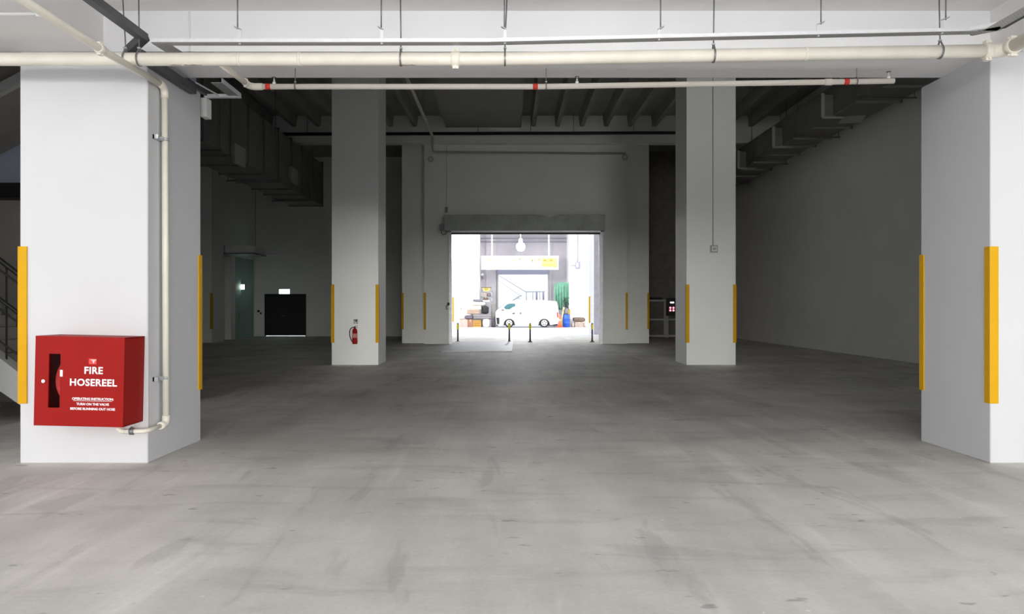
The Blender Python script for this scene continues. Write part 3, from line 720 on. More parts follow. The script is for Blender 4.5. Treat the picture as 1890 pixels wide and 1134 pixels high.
# ================================================================== BOLLARDS
g4 = 'flexible bollards outside the back doorway'
def bollard():
    o = thing('bollard', '', 'bollard', (0, 0, 0), g4)
    MB().lathe([(.10, 0), (.10, .02), (.05, .045), (.04, .06)], (0, 0, 0), 'z', 16).build('base', 'bollardgrey', o)
    MB().lathe([(.042, .05), (.037, .12), (.035, .54)], (0, 0, 0), 'z', 16).build('post', 'bollardgrey', o)
    tag(MB().lathe([(.048, .54), (.05, .55), (.05, .76), (.045, .77)], (0, 0, 0), 'z', 16).build('band', 'flex', o), 'yellow band')
    MB().lathe([(.036, .77), (.034, .80), (.015, .815)], (0, 0, 0), 'z', 16).build('cap', 'bollardgrey', o)
    return o
b0 = bollard()
for i, (px, l) in enumerate(((845, 'yellow topped bollard at the left side of the back doorway'), (940, 'yellow topped bollard in front of the front wheel of the van'),
                             (978.5, 'yellow topped bollard in front of the middle of the van'), (1093, 'yellow topped bollard at the right side of the back doorway'))):
    o = b0 if i == 0 else copy_tree(b0)
    o['label'] = l; move(o, (P(px, 0, 32.4).x, 32.4, .0 if i not in (0,) else .0))

# ================================================================== FAR YARD
FY = 57.2
WTOP = 12.0
def X(px, Y): return (px-CX)*Y/F
def Z(py, Y): return EYE-(py-CY)*Y/F
struct('wall_far_left', MB().box(-30, FY, 0, X(885, FY), FY+2.5, WTOP), 'farwhite')
struct('trim_6', MB().box(X(868, FY), FY-.18, 0, X(885, FY), FY-.001, 7.2), 'farwhite')
struct('wall_far_right', MB().box(X(1050, FY), FY, 0, 30, FY+2.5, WTOP), 'farwhite')
RY = 59.4
ox0, ox1, oz = X(920, RY), X(1011, RY), Z(507, RY)
mb = MB().box(X(880, RY), RY, 0, ox0, RY+.3, WTOP).box(ox1, RY, 0, X(1056, RY), RY+.3, WTOP).box(ox0, RY, oz, ox1, RY+.3, WTOP)
struct('wall_far_recess', mb, 'farwall')
struct('trim_7', MB().box(X(897, RY), RY-.12, 0, X(916, RY), RY-.001, 7.2).box(X(1013, RY), RY-.12, 0, X(1018, RY), RY-.001, 7.2), 'farwall')
struct('ceiling_far_canopy', MB().box(X(868, FY), 50.5, 7.35, X(1100, FY), RY, 7.6), 'farwhite')
struct('wall_far_end', MB().box(-20, 72, 0, 20, 72.3, 12), 'farwhite')
# shutter opening of the far shop
sh = thing('door_3', 'open lavender shutter header and frame behind the van', 'door', (X(965, RY), RY, 0)); sh['kind'] = 'structure'
MB().box(ox0-.1, RY-.45, oz, ox1+.05, RY-.001, Z(497, RY)).build('header_box', 'lav', sh)
MB().box(X(917.5, RY), RY-.2, 0, ox0, RY-.001, oz).build('jamb', 'grey', sh)
MB().box(ox1, RY-.2, 0, X(1013, RY), RY-.001, oz).build('jamb', 'grey', sh)
# pipes on the recess wall
for py, l in ((440.5, 'upper grey pipe high on the recessed wall above the sign'), (447, 'lower grey pipe high on the recessed wall above the sign')):
    z = Z(py, RY)
    tag(MB().tube([(X(886, RY), RY-.15, z), (X(1049, RY), RY-.15, z)], .035, 8).build('wall_pipe', 'lav'), l, 'pipe', 'pipes above the hanging sign')
# sign board hung from the canopy
SBY = 56.4
a, b = P(888, 498, SBY), P(1031, 472.3, SBY)
sbn = thing('shop_sign', 'long white sign board with yellow characters hanging over the far shutter', 'sign', ((a.x+b.x)/2, SBY, a.z))
MB().box(a.x, SBY, a.z, b.x, SBY+.12, b.z, bev=.01).build('board', 'farwhite', sbn)
for px in (908, 1013): MB().box(X(px-1.2, SBY), SBY+.02, b.z-.02, X(px+1.2, SBY), SBY+.10, 7.36).build('hanger_post', 'farwhite', sbn)
ya, yb = P(1000, 493.5, SBY), P(1028.5, 476.5, SBY)
MB().box(ya.x, SBY-.006, ya.z, yb.x, SBY-.0005, yb.z).build('yellow_panel', 'signy', sbn)
rnd = random.Random(3)
def glyph(px, py, w, h, m):
    c = P(px, py, SBY); k = SBY/F; mb = MB(); w *= k; h *= k
    for i in range(6):
        if rnd.random() < .5:
            zz = c.z+rnd.uniform(-.45, .45)*h; x0 = c.x-rnd.uniform(.25, .5)*w; x1 = c.x+rnd.uniform(.2, .5)*w
            mb.bar((x0, SBY-.014, zz), (x1, SBY-.014, zz+rnd.uniform(0, .08)*h), .012, h*.085)
        else:
            xx = c.x+rnd.uniform(-.4, .4)*w; mb.bar((xx, SBY-.014, c.z-h*rnd.uniform(.1, .5)), (xx+rnd.uniform(-.15, .15)*w, SBY-.014, c.z+h*rnd.uniform(.1, .5)), .012, w*.085, up=(1, 0, 0))
    return mb.build('character', m, sbn)
for i, px in enumerate((904, 915, 926.5, 937.5, 948.5, 960)): glyph(px, 481, 8, 8, 'signy' if i != 2 else 'signy')
for px in (984, 995, 1006, 1015.5): glyph(px, 481, 8, 8, 'signtxt')
for px in (997, 1002, 1006.5, 1011, 1015, 1019): glyph(px, 489.3, 4, 3.5, 'signtxt')
MB().box(X(1021, SBY), SBY-.012, Z(492.6, SBY), X(1027.5, SBY), SBY-.006, Z(491.2, SBY)).build('underline', 'signtxt', sbn)
# flood lamp
LY = 52.0
lc = P(961, 456, LY)
lp = thing('flood_lamp', 'glowing high bay lamp hanging above the shop sign', 'lamp', (lc.x, LY, lc.z-.3))
MB().lathe([(.02, lc.z-.30), (.18, lc.z-.26), (.28, lc.z-.12), (.31, lc.z+.05), (.26, lc.z+.2), (.1, lc.z+.3)], (lc.x, LY, 0), 'z', 24).build('globe', 'lamp', lp)
MB().lathe([(.12, lc.z+.29), (.14, lc.z+.34), (.13, lc.z+.55), (.05, lc.z+.6)], (lc.x, LY, 0), 'z', 16).build('lamp_cap', 'farwhite', lp)
MB().tube([(lc.x, LY, lc.z+.58), (lc.x, LY, 7.36)], .025, 8).build('rod', 'farwhite', lp)
# near right yard pillar and walls seen through the doorway
pillar(X(1087, 43.2), 43.2, X(1087, 43.2)+1.2, 44.4, 8.5, 'farwhite', 'white yard pillar right of the far cartons')
guard(X(1087, 43.2), 43.2, 1, 1, 'slim guard on the yard pillar beyond the right bollard', .6, 2.1)
pillar(-4.55, 45.8, -3.3, 47.0, 8.5, 'farwhite', 'pale yard pillar just inside the left jamb of the doorway')
guard(-3.3, 45.8, -1, 1, 'slim guard on the yard pillar beyond the left bollard', .6, 2.1)
tag(MB().box(X(1096, 41.5), 41.5, 0, 7.5, 41.8, 8.0).build('wall_yard_right', cmat('pale_lavender_wall', (.62, .62, .68))), None, None, None, 'structure')
guard(X(1050, FY), FY, 1, 1, 'yellow guard on the far pillar edge by the blue barrel', 0.02, 1.35, .09, .03)
# wall box with conduit
wb = P(1066, 490, FY)
o = thing('wall_box', 'grey meter box with conduit on the far white wall', 'wall box', (wb.x, FY, wb.z-.25))
MB().box(wb.x-.17, FY-.22, wb.z-.26, wb.x+.18, FY-.001, wb.z+.24, bev=.02).build('box', 'lav', o)
MB().box(wb.x-.13, FY-.25, wb.z-.16, wb.x+.04, FY-.22, wb.z+.16).build('cover', 'farwhite', o)
MB().tube([(wb.x-.03, FY-.08, wb.z+.22), (wb.x+.02, FY-.06, wb.z+.55), (wb.x+.02, FY-.06, 7.4)], .03, 8).build('conduit', 'lav', o)
MB().bar((wb.x-.55, FY-.08, wb.z-.03), (wb.x-.17, FY-.08, wb.z-.03), .04, .05).build('side_pipe', 'lav', o)
c = P(889, 506.5, FY+1)
o = thing('wall_lamp', 'small white wall lamp on a bracket left of the far shutter', 'lamp', (c.x, RY-.3, c.z-.2))
MB().lathe([(.05, c.z-.1), (.13, c.z-.02), (.13, c.z+.06), (.05, c.z+.12)], (c.x, RY-.3, 0), 'z', 14).build('globe', 'farwhite', o)
MB().bar((c.x+.02, RY-.3, c.z-.08), (c.x+.06, RY-.001, c.z-.3), .05, .05).build('bracket', 'lav', o)
c = P(851, 569.5, FY)
tag(MB().box(c.x-.06, FY-.06, c.z-.06, c.x+.06, FY-.0005, c.z+.06, bev=.01).build('wall_socket', 'grey'), 'small grey socket box on the far white wall left of the piles', 'socket')

# far stairs beyond the opening
SY2 = 66.0
fs = thing('far_staircase', 'grey stair railing and landing seen through the far shutter opening', 'staircase', (X(960, SY2), SY2, 0))
def L2(p, q, r, nm, m='railgrey'): MB().tube([P(*p, SY2), P(*q, SY2)], r, 8).build(nm, m, fs)
L2((915, 505), (970, 539), .035, 'handrail'); L2((970, 539), (1006, 538.5), .05, 'handrail')
L2((915, 515), (963, 548), .022, 'rail'); L2((963, 545), (938, 560), .05, 'handrail')
for px, r, m in ((971.5, .045, 'railgrey'), (983.5, .04, 'railgrey'), (990.5, .09, 'lav'), (996.5, .03, 'railgrey'), (1003, .085, 'lav')):
    L2((px, 538.5), (px, 554), r, 'post', m)
lz = Z(556, SY2)
MB().box(X(966, SY2), SY2-.1, lz-.15, X(1008, SY2), SY2+1.5, lz+.05).build('landing', 'farwhite', fs)
for px in (968, 1006): MB().box(X(px, SY2)-.06, SY2, 0, X(px, SY2)+.06, SY2+.12, lz-.1).build('landing_post', 'farwhite', fs)
p0, p1 = P(970, 556, SY2), P(910, 517, SY2)
MB().prism([(p0.x, p0.z), (p1.x, p1.z), (p1.x, p1.z-.35), (p0.x, p0.z-.35)], 'y', SY2+.1, SY2+1.4).build('flight', 'farwhite', fs)
MB().prism([(p0.x, p0.z-.1), (p0.x-2.9, 0), (p0.x-2.5, 0), (p0.x, p0.z-.45)], 'y', SY2+1.5, SY2+2.8).build('flight', 'farwhite', fs)

# ---------------------------------------------------------------- van
VY = 55.3; VK = VY/F
def VX(px): return (px-CX)*VK
def VZ(py): return (604.8-py)*VK
van = thing('van', 'white panel van parked side on in front of the far shutter', 'van', (VX(973), VY+.85, 0))
out = [(916.5, 599), (914.8, 590), (914.6, 577), (916.5, 573.5), (920, 570.2), (938.5, 557), (942, 555.6), (948, 554.8), (958, 554.2), (985, 554.2), (1010, 555), (1026, 556.3), (1028.3, 557.5), (1030, 567), (1031.3, 578), (1031.6, 590), (1031, 598)]
def arch(cxp, r, cyp=598.8):
    return [(cxp+r*math.cos(R(a)), cyp-r*math.sin(R(a))) for a in range(0, 181, 15)]
low = [(1016, 600.2)]+arch(1004.6, 10.2)+[(993, 600.5), (951.5, 600.5)]+arch(939.8, 10.2)+[(928, 600.5), (922, 600)]
outline = out+low
def half_w(z): return .845-max(0, (z-1.0))*.13
cxm, czm = VX(973), 1.0
mb = MB(); rings = []
for (fy, ins) in ((-1, .045), (-.975, .012), (-.93, 0), (.93, 0), (.975, .012), (1, .045)):
    ring = []
    for (px, py) in outline:
        x, z = VX(px), VZ(py)
        x = cxm+(x-cxm)*(1-ins/2.3*(1.0)); z = czm+(z-czm)*(1-ins/1.0*.7)
        ring.append(mb.bm.verts.new((x, VY+.85+fy*half_w(z), z)))
    rings.append(ring)
n = len(outline)
for i in range(5):
    for k in range(n): mb.bm.faces.new((rings[i][k], rings[i][(k+1) % n], rings[i+1][(k+1) % n], rings[i+1][k]))
mb.bm.faces.new(rings[0]); mb.bm.faces.new(rings[-1][::-1])
bmesh.ops.triangulate(mb.bm, faces=[f for f in mb.bm.faces if len(f.verts) > 4])
mb.build('body', 'vanw', van)
def panel(pts, name, m, dy=.006, th=.012, parent=None):
    mb = MB(); vs0 = []; vs1 = []
    for px, py in pts:
        x, z = VX(px), VZ(py); y = VY+.85-half_w(z)-dy
        vs0.append(mb.bm.verts.new((x, y, z))); vs1.append(mb.bm.verts.new((x, y+th+dy, z)))
    k = len(pts); mb.bm.faces.new(vs0); mb.bm.faces.new(vs1[::-1])
    for i in range(k): mb.bm.faces.new((vs0[i], vs1[i], vs1[(i+1) % k], vs0[(i+1) % k]))
    return mb.build(name, m, parent or van)
panel([(929.5, 567.5), (936, 561.5), (941, 560.5), (951, 560.2), (951, 565.3), (945.5, 567.5), (940.5, 571), (933.5, 571.2)], 'side_window', 'vang', .004)
panel([(945.3, 578.2), (950.5, 577.0), (950.5, 579.4), (945.3, 579.8)], 'door_handle', 'black', .03)
panel([(960.0, 576.6), (961.9, 576.6), (961.9, 580.4), (960.0, 580.4)], 'door_handle', 'black', .03)
panel([(1027.7, 576.5), (1030.2, 576.5), (1030.6, 586), (1028.2, 586)], 'tail_light', 'red2', .02)
panel([(915.8, 586.5), (921.8, 586.5), (921.8, 598.5), (917, 598.5)], 'bumper_grille', 'black', .012)
panel([(924.7, 572), (930.5, 571.5), (930.5, 573.2), (926, 573.2)], 'mirror', 'black', .14)
panel([(925, 593.5), (927.5, 592.5), (927.5, 595.5), (925, 595.8)], 'fog_lamp', 'grey', .012)
panel([(988, 581.3), (1011, 581.3), (1011, 581.9), (988, 581.9)], 'slide_rail', 'grey', .01)
for k in range(9):
    if k in (2, 3): continue
    px = 992.5+k*3.1
    panel([(px, 565.6), (px+1.6, 565.6), (px+1.6, 566.8), (px, 566.8)], 'side_lettering', 'hub', .004, .004)
panel([(957.5, 587.5), (966, 587.5), (965, 589.6), (958.5, 589.6)], 'side_lettering', 'hub', .004, .004)
wb_ = MB()
mbw = MB()
a_, b_ = (919.8, 570.0), (938.3, 557.0)
hw0, hw1 = .72, .62
y0v = VY+.85
q = [(VX(a_[0])-.02, y0v-hw0, VZ(a_[1])+.015), (VX(a_[0])-.02, y0v+hw0, VZ(a_[1])+.015), (VX(b_[0])-.02, y0v+hw1, VZ(b_[1])+.015), (VX(b_[0])-.02, y0v-hw1, VZ(b_[1])+.015)]
q2 = [(x+.03, y, z-.04) for x, y, z in q]
v0 = [mbw.bm.verts.new(p) for p in q]; v1 = [mbw.bm.verts.new(p) for p in q2]
mbw.bm.faces.new(v0); mbw.bm.faces.new(v1[::-1])
for i in range(4): mbw.bm.faces.new((v0[i], v1[i], v1[(i+1) % 4], v0[(i+1) % 4]))
mbw.build('windscreen', 'vang', van)
MB().tube([(VX(921.5), VY+.35, VZ(571)), (VX(926.5), VY+.3, VZ(560))], .012, 6).build('aerial', 'grey', van)
for px in (939.8, 1004.6):
    for y in (VY+.02, VY+1.46):
        w = MB().lathe([(.20, 0), (.30, .0), (.335, .03), (.335, .19), (.30, .22), (.2, .22)], (VX(px), y, .335), 'y', 32).build('wheel', 'tyre', van)
        mh = MB().lathe([(.03, -.034), (.055, -.034), (.07, -.018), (.19, -.015), (.215, -.028), (.225, -.012), (.225, .06), (.03, .06)], (VX(px), y, .335), 'y', 28)
        mh.build('hubcap', 'hub', w)
        ms = MB()
        for k in range(5):
            aa = R(90+72*k)
            ms.lathe([(.040, -.024), (.042, .03)], (VX(px)+.13*math.cos(aa), y, .335+.13*math.sin(aa)), 'y', 10)
        ms.build('hub_holes', 'tyre', w)
for px in (939.8, 1004.6):
    cxw, czw = VX(px), VZ(598.8)
    ring = [(cxw+.345*math.cos(R(a)), czw+.345*math.sin(R(a))) for a in range(0, 181, 12)]+[(cxw+.405*math.cos(R(a)), czw+.405*math.sin(R(a))) for a in range(180, -1, -12)]
    mr_ = MB().prism(ring, 'y', VY-.004, VY+.3)
    bmesh.ops.triangulate(mr_.bm, faces=[f for f in mr_.bm.faces if len(f.verts) > 4])
    mr_.build('wheel_arch', 'black', van)
MB().box(VX(924), VY+.12, .16, VX(1029), VY+1.58, .30).build('underbody', 'black', van)

# ---------------------------------------------------------------- tarp, plant, cone, barrel
GY = 57.35
gt = MB(); cols = 40; rows = 14
gx0, gx1 = X(1022.5, GY), X(1049, GY)
grid = []
for r_ in range(rows+1):
    row = []
    v = r_/rows
    for c_ in range(cols+1):
        u = c_/cols
        top = Z(521.5, GY)-.30*max(0, .25-u)*4*.6
        bot = Z(566, GY)+(-.25 if .2 < u < .6 else .15)
        x = gx0+(gx1-gx0)*u+(.10*v if u < .35 else 0)*(1-u)
        z = top+(bot-top)*v
        y = GY-.15-.10*math.sin(u*31+1.3*math.sin(v*3))*(.2+v)-.05*math.sin(u*67+2)*v
        row.append(gt.bm.verts.new((x, y, z)))
    grid.append(row)
for r_ in range(rows):
    for c_ in range(cols):
        f = gt.bm.faces.new((grid[r_][c_], grid[r_][c_+1], grid[r_+1][c_+1], grid[r_+1][c_])); f.smooth = True
# top fold running back over the frame
back = [gt.bm.verts.new((v.co.x, GY+1.2, v.co.z-.02)) for v in grid[0]]
for c_ in range(cols): gt.bm.faces.new((grid[0][c_], back[c_], back[c_+1], grid[0][c_+1]))
t_ = thing('tarpaulin', 'green tarpaulin draped over a frame behind the rear of the van', 'tarpaulin', (X(1036, GY), GY, Z(566, GY)))
tpo = gt.build('sheet', 'green', t_)
tpo.modifiers.new('s', 'SOLIDIFY').thickness = .015
tf = thing('tarp_frame', 'grey steel frame standing under the green tarpaulin', 'frame', (X(1036, GY), GY+.6, 0))
for px in (1023.5, 1048):
    for y in (GY+.05, GY+1.1): MB().box(X(px, GY)-.04, y, 0, X(px, GY)+.04, y+.08, Z(526, GY)-.02).build('post', 'railgrey', tf)
for y in (GY+.05, GY+1.1):
    MB().box(X(1023.5, GY), y, Z(526, GY)-.1, X(1048, GY), y+.08, Z(526, GY)-.02).box(X(1023.5, GY), y, .9, X(1048, GY), y+.08, .98).build('cross_rail', 'railgrey', tf)
# potted plant beside barrel
pl = thing('potted_plant', 'dark leafy plant between the green tarp and the blue barrel', 'plant', (X(1045, 56.4), 56.4, .98))
mb = MB(); rn = random.Random(5)
pcx = P(1044.5, 560, 56.4)
for i in range(120):
    c = pcx+Vector((rn.gauss(0, .11), rn.gauss(0, .1), rn.uniform(-.42, .42)))
    d = Vector((rn.uniform(-1, 1), rn.uniform(-1, .3), rn.uniform(-.3, 1))).normalized()
    sdv = d.cross(Vector((rn.random(), rn.random(), rn.random()))).normalized()*.03
    mb.quad(c, c+d*.07+sdv, c+d*.15, c+d*.07-sdv)
mb.build('foliage', 'leaf', pl)
MB().tube([(pcx.x, 56.4, .98), (pcx.x+.03, 56.4, 1.5), (pcx.x-.04, 56.4, pcx.z+.3)], .018, 8).build('stem', 'leaf', pl)
BY = 56.0
bx_ = X(1045.5, BY); br = .245
ba = thing('barrel', 'blue plastic barrel standing right of the van', 'barrel', (bx_, BY, 0))
MB().lathe([(.21, 0), (br, .03), (br, .28), (br+.012, .30), (br, .32), (br, .60), (br+.012, .62), (br, .64), (br, .90), (.21, .96), (.20, .965)], (bx_, BY, 0), 'z', 28).build('body', 'blue', ba)
MB().lathe([(.19, .965), (.2, .985), (.05, .99)], (bx_, BY, 0), 'z', 24).build('lid', 'black', ba)
move(pl, pl.location); 
ct = thing('barrel_bag', 'grey crumpled bag lying on top of the blue barrel', 'bag', (bx_, BY, .99))
mb = MB().lathe([(.05, .99), (.13, 1.0), (.16, 1.08), (.14, 1.2), (.09, 1.33), (.03, 1.4)], (bx_-.02, BY-.12, 0), 'z', 12)
for v in mb.bm.verts: v.co += Vector((rn.uniform(-.02, .02), rn.uniform(-.02, .02), 0))
mb.build('sack', cmat('grey_sack', (.2, .2, .22)), ct)
MB().lathe([(.02, 1.39), (.05, 1.43), (.03, 1.46)], (bx_-.02, BY-.12, 0), 'z', 8).build('knot', cmat('grey_sack', (.2, .2, .22)), ct)
kx = X(1033, 55.2)
co = thing('traffic_cone', 'orange traffic cone at the rear of the van', 'traffic cone', (kx, 55.2, 0))
MB().box(kx-.21, 54.99, 0, kx+.21, 55.41, .05, bev=.015).build('base', 'orange', co)
MB().lathe([(.16, .05), (.12, .3), (.085, .6), (.05, .95), (.045, .96)], (kx, 55.2, 0), 'z', 24).build('cone', 'orange', co)
tag(MB().lathe([(.104, .45), (.086, .62)], (kx, 55.2, 0), 'z', 24).build('band', cmat('pale_orange_band', (.9, .4, .3)), co), 'paler band')
sp_ = thing('signal_pole', 'leaning pale yellow pole between the cone and the barrel', 'pole', (X(1036.3, 55.9), 55.9, 0))
MB().tube([(X(1036.3, 55.9), 55.9, .0), (X(1037, 55.9), 55.9, .7), (X(1039.6, 55.9), 55.75, 1.25)], .055, 12).build('shaft', cmat('pale_yellow', (.75, .6, .3)), sp_)
MB().tube([(X(1039.3, 55.9), 55.77, 1.2), (X(1040.5, 55.9), 55.7, 1.48)], .065, 12).build('head', cmat('pale_ochre', (.55, .45, .25)), sp_)
MB().lathe([(.12, 0), (.12, .03), (.06, .05)], (X(1036.3, 55.9), 55.9, 0), 'z', 12).build('foot', 'orange', sp_)

# ---------------------------------------------------------------- piles of goods
def item(name, px0, py0, px1, py1, Y, dep, col, label, cat, style='carton', group=None, skew=0.0, z0=None, z1=None):
    x0, x1 = X(px0, Y), X(px1, Y)
    z0 = max(Z(py1, Y), 0.0) if z0 is None else z0
    z1 = Z(py0, Y) if z1 is None else z1
    o = thing(name, label, cat, ((x0+x1)/2, Y+dep/2, z0), group)
    m = cmat('goods_%02x%02x%02x' % tuple(int(c*255) for c in col), col)
    if style == 'carton':
        MB().box(x0, Y, z0, x1, Y+dep, z1, bev=.012).build('box', m, o)
        MB().box(x0+(x1-x0)*.42, Y-.004, z1-(z1-z0)*.3, x0+(x1-x0)*.58, Y+dep*.9, z1+.004).build('tape', cmat('tape', (.6, .45, .28)), o)
    elif style == 'crate':
        t = .03
        mb = MB().prism([(x0+skew, z0), (x1-skew, z0), (x1, z1), (x0, z1)], 'y', Y, Y+dep)
        mb.build('crate_body', m, o)
        MB().box(x0-.02, Y-.02, z1-.06, x1+.02, Y+dep+.02, z1).build('rim', cmat('crate_rim', (.12, .11, .08)), o)
        k = MB()
        for i in range(3):
            zz = z0+(z1-z0)*(.2+.22*i); k.box(x0+skew+.05, Y-.006, zz, x1-skew-.05, Y+.002, zz+(z1-z0)*.08)
        k.build('slots', cmat('crate_slot', tuple(c*.35 for c in col)), o)
    elif style == 'boards':
        k = max(2, int((z1-z0)/.05)); h = (z1-z0)/k
        for i in range(k):
            s = rn.uniform(-.02, .02); 
            MB().box(x0+s, Y+rn.uniform(-.03, .05), z0+h*i+.001, x1+s*.5, Y+dep, z0+h*(i+1)-.004, bev=.004).build('board', cmat('goods_b%d%s' % (i % 3, str(col)), tuple(min(1, c*(.75+.2*(i % 3))) for c in col)), o)
    elif style == 'bag':
        mb = MB(); bmx = bmesh.new(); bmesh.ops.create_icosphere(bmx, subdivisions=3, radius=1)
        for v in bmx.verts:
            p = v.co; e = .55
            q = Vector([math.copysign(abs(t)**e, t) for t in p])*(1+.06*math.sin(p.x*9+px0)*math.cos(p.z*7+p.y*8))
            q *= .97
            v.co = Vector(((x0+x1)/2+q.x*(x1-x0)/2, Y+dep/2+q.y*dep/2, max(z0, (z0+z1)/2+q.z*(z1-z0)/2)))
        for f in bmx.faces: f.smooth = True
        mb._add(bmx); mb.build('sack', m, o)
        MB().tube([((x0+x1)/2+.05, Y+dep*.4, z1-.05), ((x0+x1)/2+.09, Y+dep*.4, z1+.0)], [.05, .025], 8).build('knot', m, o)
    return o
PY = 56.2
gl = 'goods piled left of the van'
def stackz(*pys): return [max(0, Z(p, PY)) for p in pys]
zg, zA, zBd, zC, zD, zE, zF = 0.0, Z(590, PY), Z(586, PY), Z(579.5, PY), Z(571.5, PY), Z(564.5, PY), Z(557, PY)
item('carton', 848.5, 0, 863, 0, PY, .8, (.56, .38, .33), 'pinkish carton at the bottom left of the pile', 'carton', 'carton', gl, z0=0, z1=zA)
item('carton', 863.3, 0, 873, 0, PY, .8, (.30, .15, .09), 'brown carton on the ground beside the pinkish one', 'carton', 'carton', gl, z0=0, z1=zA)
item('crate', 873.4, 0, 887.8, 0, PY, .8, (.55, .28, .06), 'amber slotted crate on the ground under the boards', 'crate', 'crate', gl, z0=0, z1=zA)
item('jerry_can', 891, 0, 903.5, 0, PY-.3, .4, (.86, .86, .85), 'white container standing on the ground by the amber crate', 'container', 'bag', gl, z0=0, z1=Z(589, PY))
item('crate', 906.5, 0, 913.5, 0, PY, .6, (.07, .07, .11), 'dark blue crate on the ground just ahead of the van', 'crate', 'crate', gl, z0=0, z1=Z(586.5, PY))
item('bag', 845, 0, 857, 0, PY+.05, .5, (.60, .60, .60), 'white bag on top of the pinkish carton', 'bag', 'bag', gl, z0=zA, z1=Z(584, PY))
item('bag', 857.3, 0, 873.2, 0, PY+.05, .6, (.13, .10, .14), 'dark purple bag on the low cartons', 'bag', 'bag', gl, z0=zA, z1=Z(582.6, PY))
item('board_stack', 873.5, 0, 907, 0, PY+.1, .75, (.26, .24, .24), 'grey boards lying across the amber crate', 'boards', 'boards', gl, z0=zA+.005, z1=Z(580, PY))
item('board_stack', 862, 0, 884.5, 0, PY+.12, .6, (.44, .32, .23), 'flattened tan cardboard on the grey boards', 'cardboard', 'boards', gl, z0=Z(580, PY)+.005, z1=zD)
item('bag', 888.5, 0, 902, 0, PY+.15, .6, (.02, .018, .018), 'black bag on the grey boards right of the cardboard', 'bag', 'bag', gl, z0=Z(580, PY), z1=Z(565, PY))
item('carton', 871, 0, 888, 0, PY+.15, .5, (.56, .49, .41), 'cream carton in the middle of the pile', 'carton', 'carton', gl, z0=zD+.004, z1=zE)
item('bag', 870, 0, 896, 0, PY+.15, .6, (.60, .585, .57), 'large white sack on the cream carton', 'sack', 'bag', gl, z0=zE, z1=zF-.03)
item('bag', 872.5, 0, 889.5, 0, PY+.2, .5, (.16, .16, .18), 'charcoal bag topping the white sack', 'bag', 'bag', gl, z0=zF, z1=Z(552.5, PY))
zs_ = [Z(p, PY) for p in (557.2, 554, 547.5, 544, 537.5, 529.5)]
# steel shelf that carries the tall stack
shf = thing('shelf_rack', 'grey steel shelf rack behind the pile carrying the upper boxes', 'rack', (X(898, PY+.9), PY+1.2, 0))
xa, xb = X(888.5, PY+.9), X(908, PY+.9)
for z in (zs_[0], zs_[2]-.0, zs_[4]): MB().box(xa, PY+.9, z-.05, xb, PY+1.5, z-.001).build('shelf', 'railgrey', shf)
for x in (xa, xb-.06):
    for y in (PY+.9, PY+1.44): MB().box(x, y, 0, x+.06, y+.06, zs_[4]).build('upright', 'railgrey', shf)
UY = PY+.92
item('carton', 891, 0, 903.5, 0, UY, .5, (.58, .56, .56), 'flat white carton on the lowest visible shelf', 'carton', 'carton', gl, z0=zs_[0], z1=zs_[1])
item('carton', 892, 0, 901, 0, UY, .5, (.13, .09, .07), 'dark brown carton on the flat white carton', 'carton', 'carton', gl, z0=zs_[1], z1=zs_[2]-.055)
item('bag', 899, 0, 906.5, 0, UY, .5, (.20, .17, .17), 'mottled grey bag at the right of the middle shelf', 'bag', 'bag', gl, z0=zs_[2], z1=zs_[3]+.12)
item('carton', 889.5, 0, 898.5, 0, UY, .5, (.32, .25, .23), 'taupe carton at the left of the middle shelf', 'carton', 'carton', gl, z0=zs_[2], z1=zs_[3]+.15)
item('crate', 889, 0, 906.5, 0, UY, .5, (.52, .43, .12), 'yellow crate on the top shelf', 'crate', 'crate', gl, skew=.16, z0=zs_[4], z1=zs_[5])
dk = MB().box(X(908, PY), PY-.1, 0, X(914, PY), PY-.02, .12)
dk.free if False else None
tag(dk.build('plank', cmat('dark_plank', (.06, .05, .05))), 'short dark plank on the ground in front of the dark crate', 'plank')
pn = MB().box(X(907.6, PY+.75), PY+.75, 0, X(914.6, PY+.75), PY+.81, Z(560.5, PY+.75), bev=.01)
tag(pn.build('panel_board', cmat('grey_panel', (.26, .24, .22))), 'grey panel board standing behind the dark blue crate', 'board')
gr = 'goods on the ground by the far right wall'
QY = 56.3
item('carton', 1061, 0, 1077, 0, QY, .6, (.42, .33, .27), 'beige carton on the ground right of the barrel', 'carton', 'carton', gr, z0=0, z1=Z(594.5, QY))
item('bag', 1057.5, 0, 1081, 0, QY-.02, .65, (.16, .11, .08), 'brown heaped sack on the beige carton', 'sack', 'bag', gr, z0=Z(594.5, QY), z1=Z(586, QY))
item('bag', 1054.5, 0, 1060.5, 0, QY, .4, (.62, .53, .47), 'small pale bag left of the beige carton', 'bag', 'bag', gr, z0=0, z1=Z(595, QY))
item('bag', 1077.5, 0, 1083.5, 0, QY, .4, (.62, .48, .44), 'small pinkish bag right of the beige carton', 'bag', 'bag', gr, z0=0, z1=Z(595.5, QY))
# plant stand keeps the plant off the ground
item('crate', 1041, 0, 1048.5, 0, 56.45, .3, (.03, .05, .04), 'black crate under the leafy plant', 'crate', 'crate', None, z0=0, z1=.978)

# ================================================================== LIGHT
w = bpy.data.worlds.new('sky'); sc.world = w; w.use_nodes = True
nt = w.node_tree; bg = nt.nodes['Background']; N = nt.nodes.new; L = nt.links.new
tc = N('ShaderNodeTexCoord'); sx = N('ShaderNodeSeparateXYZ')
L(tc.outputs['Generated'], sx.inputs[0])
cr = N('ShaderNodeValToRGB')
els = cr.color_ramp.elements
els[0].position = 0.0; els[0].color = (.50, .50, .50, 1)
els[1].position = 1.0; els[1].color = (.40, .43, .50, 1)
L(sx.outputs['Z'], cr.inputs['Fac'])
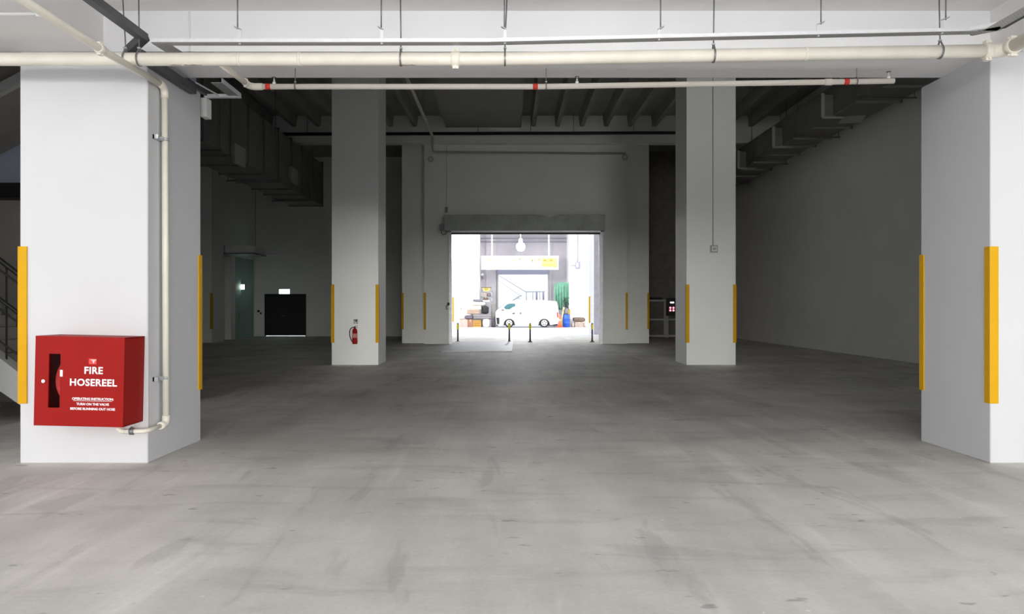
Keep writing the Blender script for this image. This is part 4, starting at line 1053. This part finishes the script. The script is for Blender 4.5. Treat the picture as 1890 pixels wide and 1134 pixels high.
# bright sky band added low behind the camera to light the hall
def mrange(sock, a_, b_, va, vb):
    m_ = N('ShaderNodeMapRange'); m_.interpolation_type = 'SMOOTHSTEP'
    m_.inputs['From Min'].default_value = a_; m_.inputs['From Max'].default_value = b_
    m_.inputs['To Min'].default_value = va; m_.inputs['To Max'].default_value = vb
    L(sock, m_.inputs['Value']); return m_.outputs['Result']
neg = N('ShaderNodeMath'); neg.operation = 'MULTIPLY'; neg.inputs[1].default_value = -1; L(sx.outputs['Y'], neg.inputs[0])
fy_ = mrange(neg.outputs[0], .88, .97, 0, GLARE)
fz_ = mrange(sx.outputs['Z'], .10, .20, 1, 0)
mr = N('ShaderNodeMath'); mr.operation = 'MULTIPLY'; L(fy_, mr.inputs[0]); L(fz_, mr.inputs[1])
gc = N('ShaderNodeVectorMath'); gc.operation = 'SCALE'; gc.inputs[0].default_value = (1.0, .985, .95)
L(mr.outputs[0], gc.inputs['Scale'])
ad = N('ShaderNodeVectorMath'); ad.operation = 'ADD'
L(cr.outputs['Color'], ad.inputs[0]); L(gc.outputs['Vector'], ad.inputs[1])
L(ad.outputs['Vector'], bg.inputs['Color'])
bg.inputs['Strength'].default_value = SKY
def area(name, loc, rot, sx_, sy_, power, col=(1, 1, 1)):
    l = bpy.data.lights.new(name, 'AREA'); l.shape = 'RECTANGLE'; l.size = sx_; l.size_y = sy_; l.energy = power; l.color = col
    o = bpy.data.objects.new(name, l); COL.objects.link(o); o.location = loc; o.rotation_euler = rot
    return o
pl_ = bpy.data.lights.new('flood_lamp_light', 'POINT'); pl_.energy = 1500; pl_.shadow_soft_size = .3
po = bpy.data.objects.new('flood_lamp_light', pl_); COL.objects.link(po); po.location = (lc.x, LY-.45, lc.z-.1)

# ================================================================== CAMERA
cam = bpy.data.cameras.new('camera'); co_ = bpy.data.objects.new('camera', cam); COL.objects.link(co_)
cam.sensor_width = 36; cam.lens = F/1890*36; cam.sensor_fit = 'HORIZONTAL'
cam.shift_x = (945-CX)/1890
co_.location = (0, 0, EYE); co_.rotation_euler = (R(90), 0, 0)
cam.clip_end = 400; cam.clip_start = .05
sc.camera = co_
sc.view_settings.view_transform = 'Standard'; sc.view_settings.look = 'None'
sc.view_settings.gamma = 1; sc.view_settings.use_curve_mapping = False
sc.view_settings.exposure = 0.07
sc.cycles.max_bounces = 16; sc.cycles.diffuse_bounces = 10
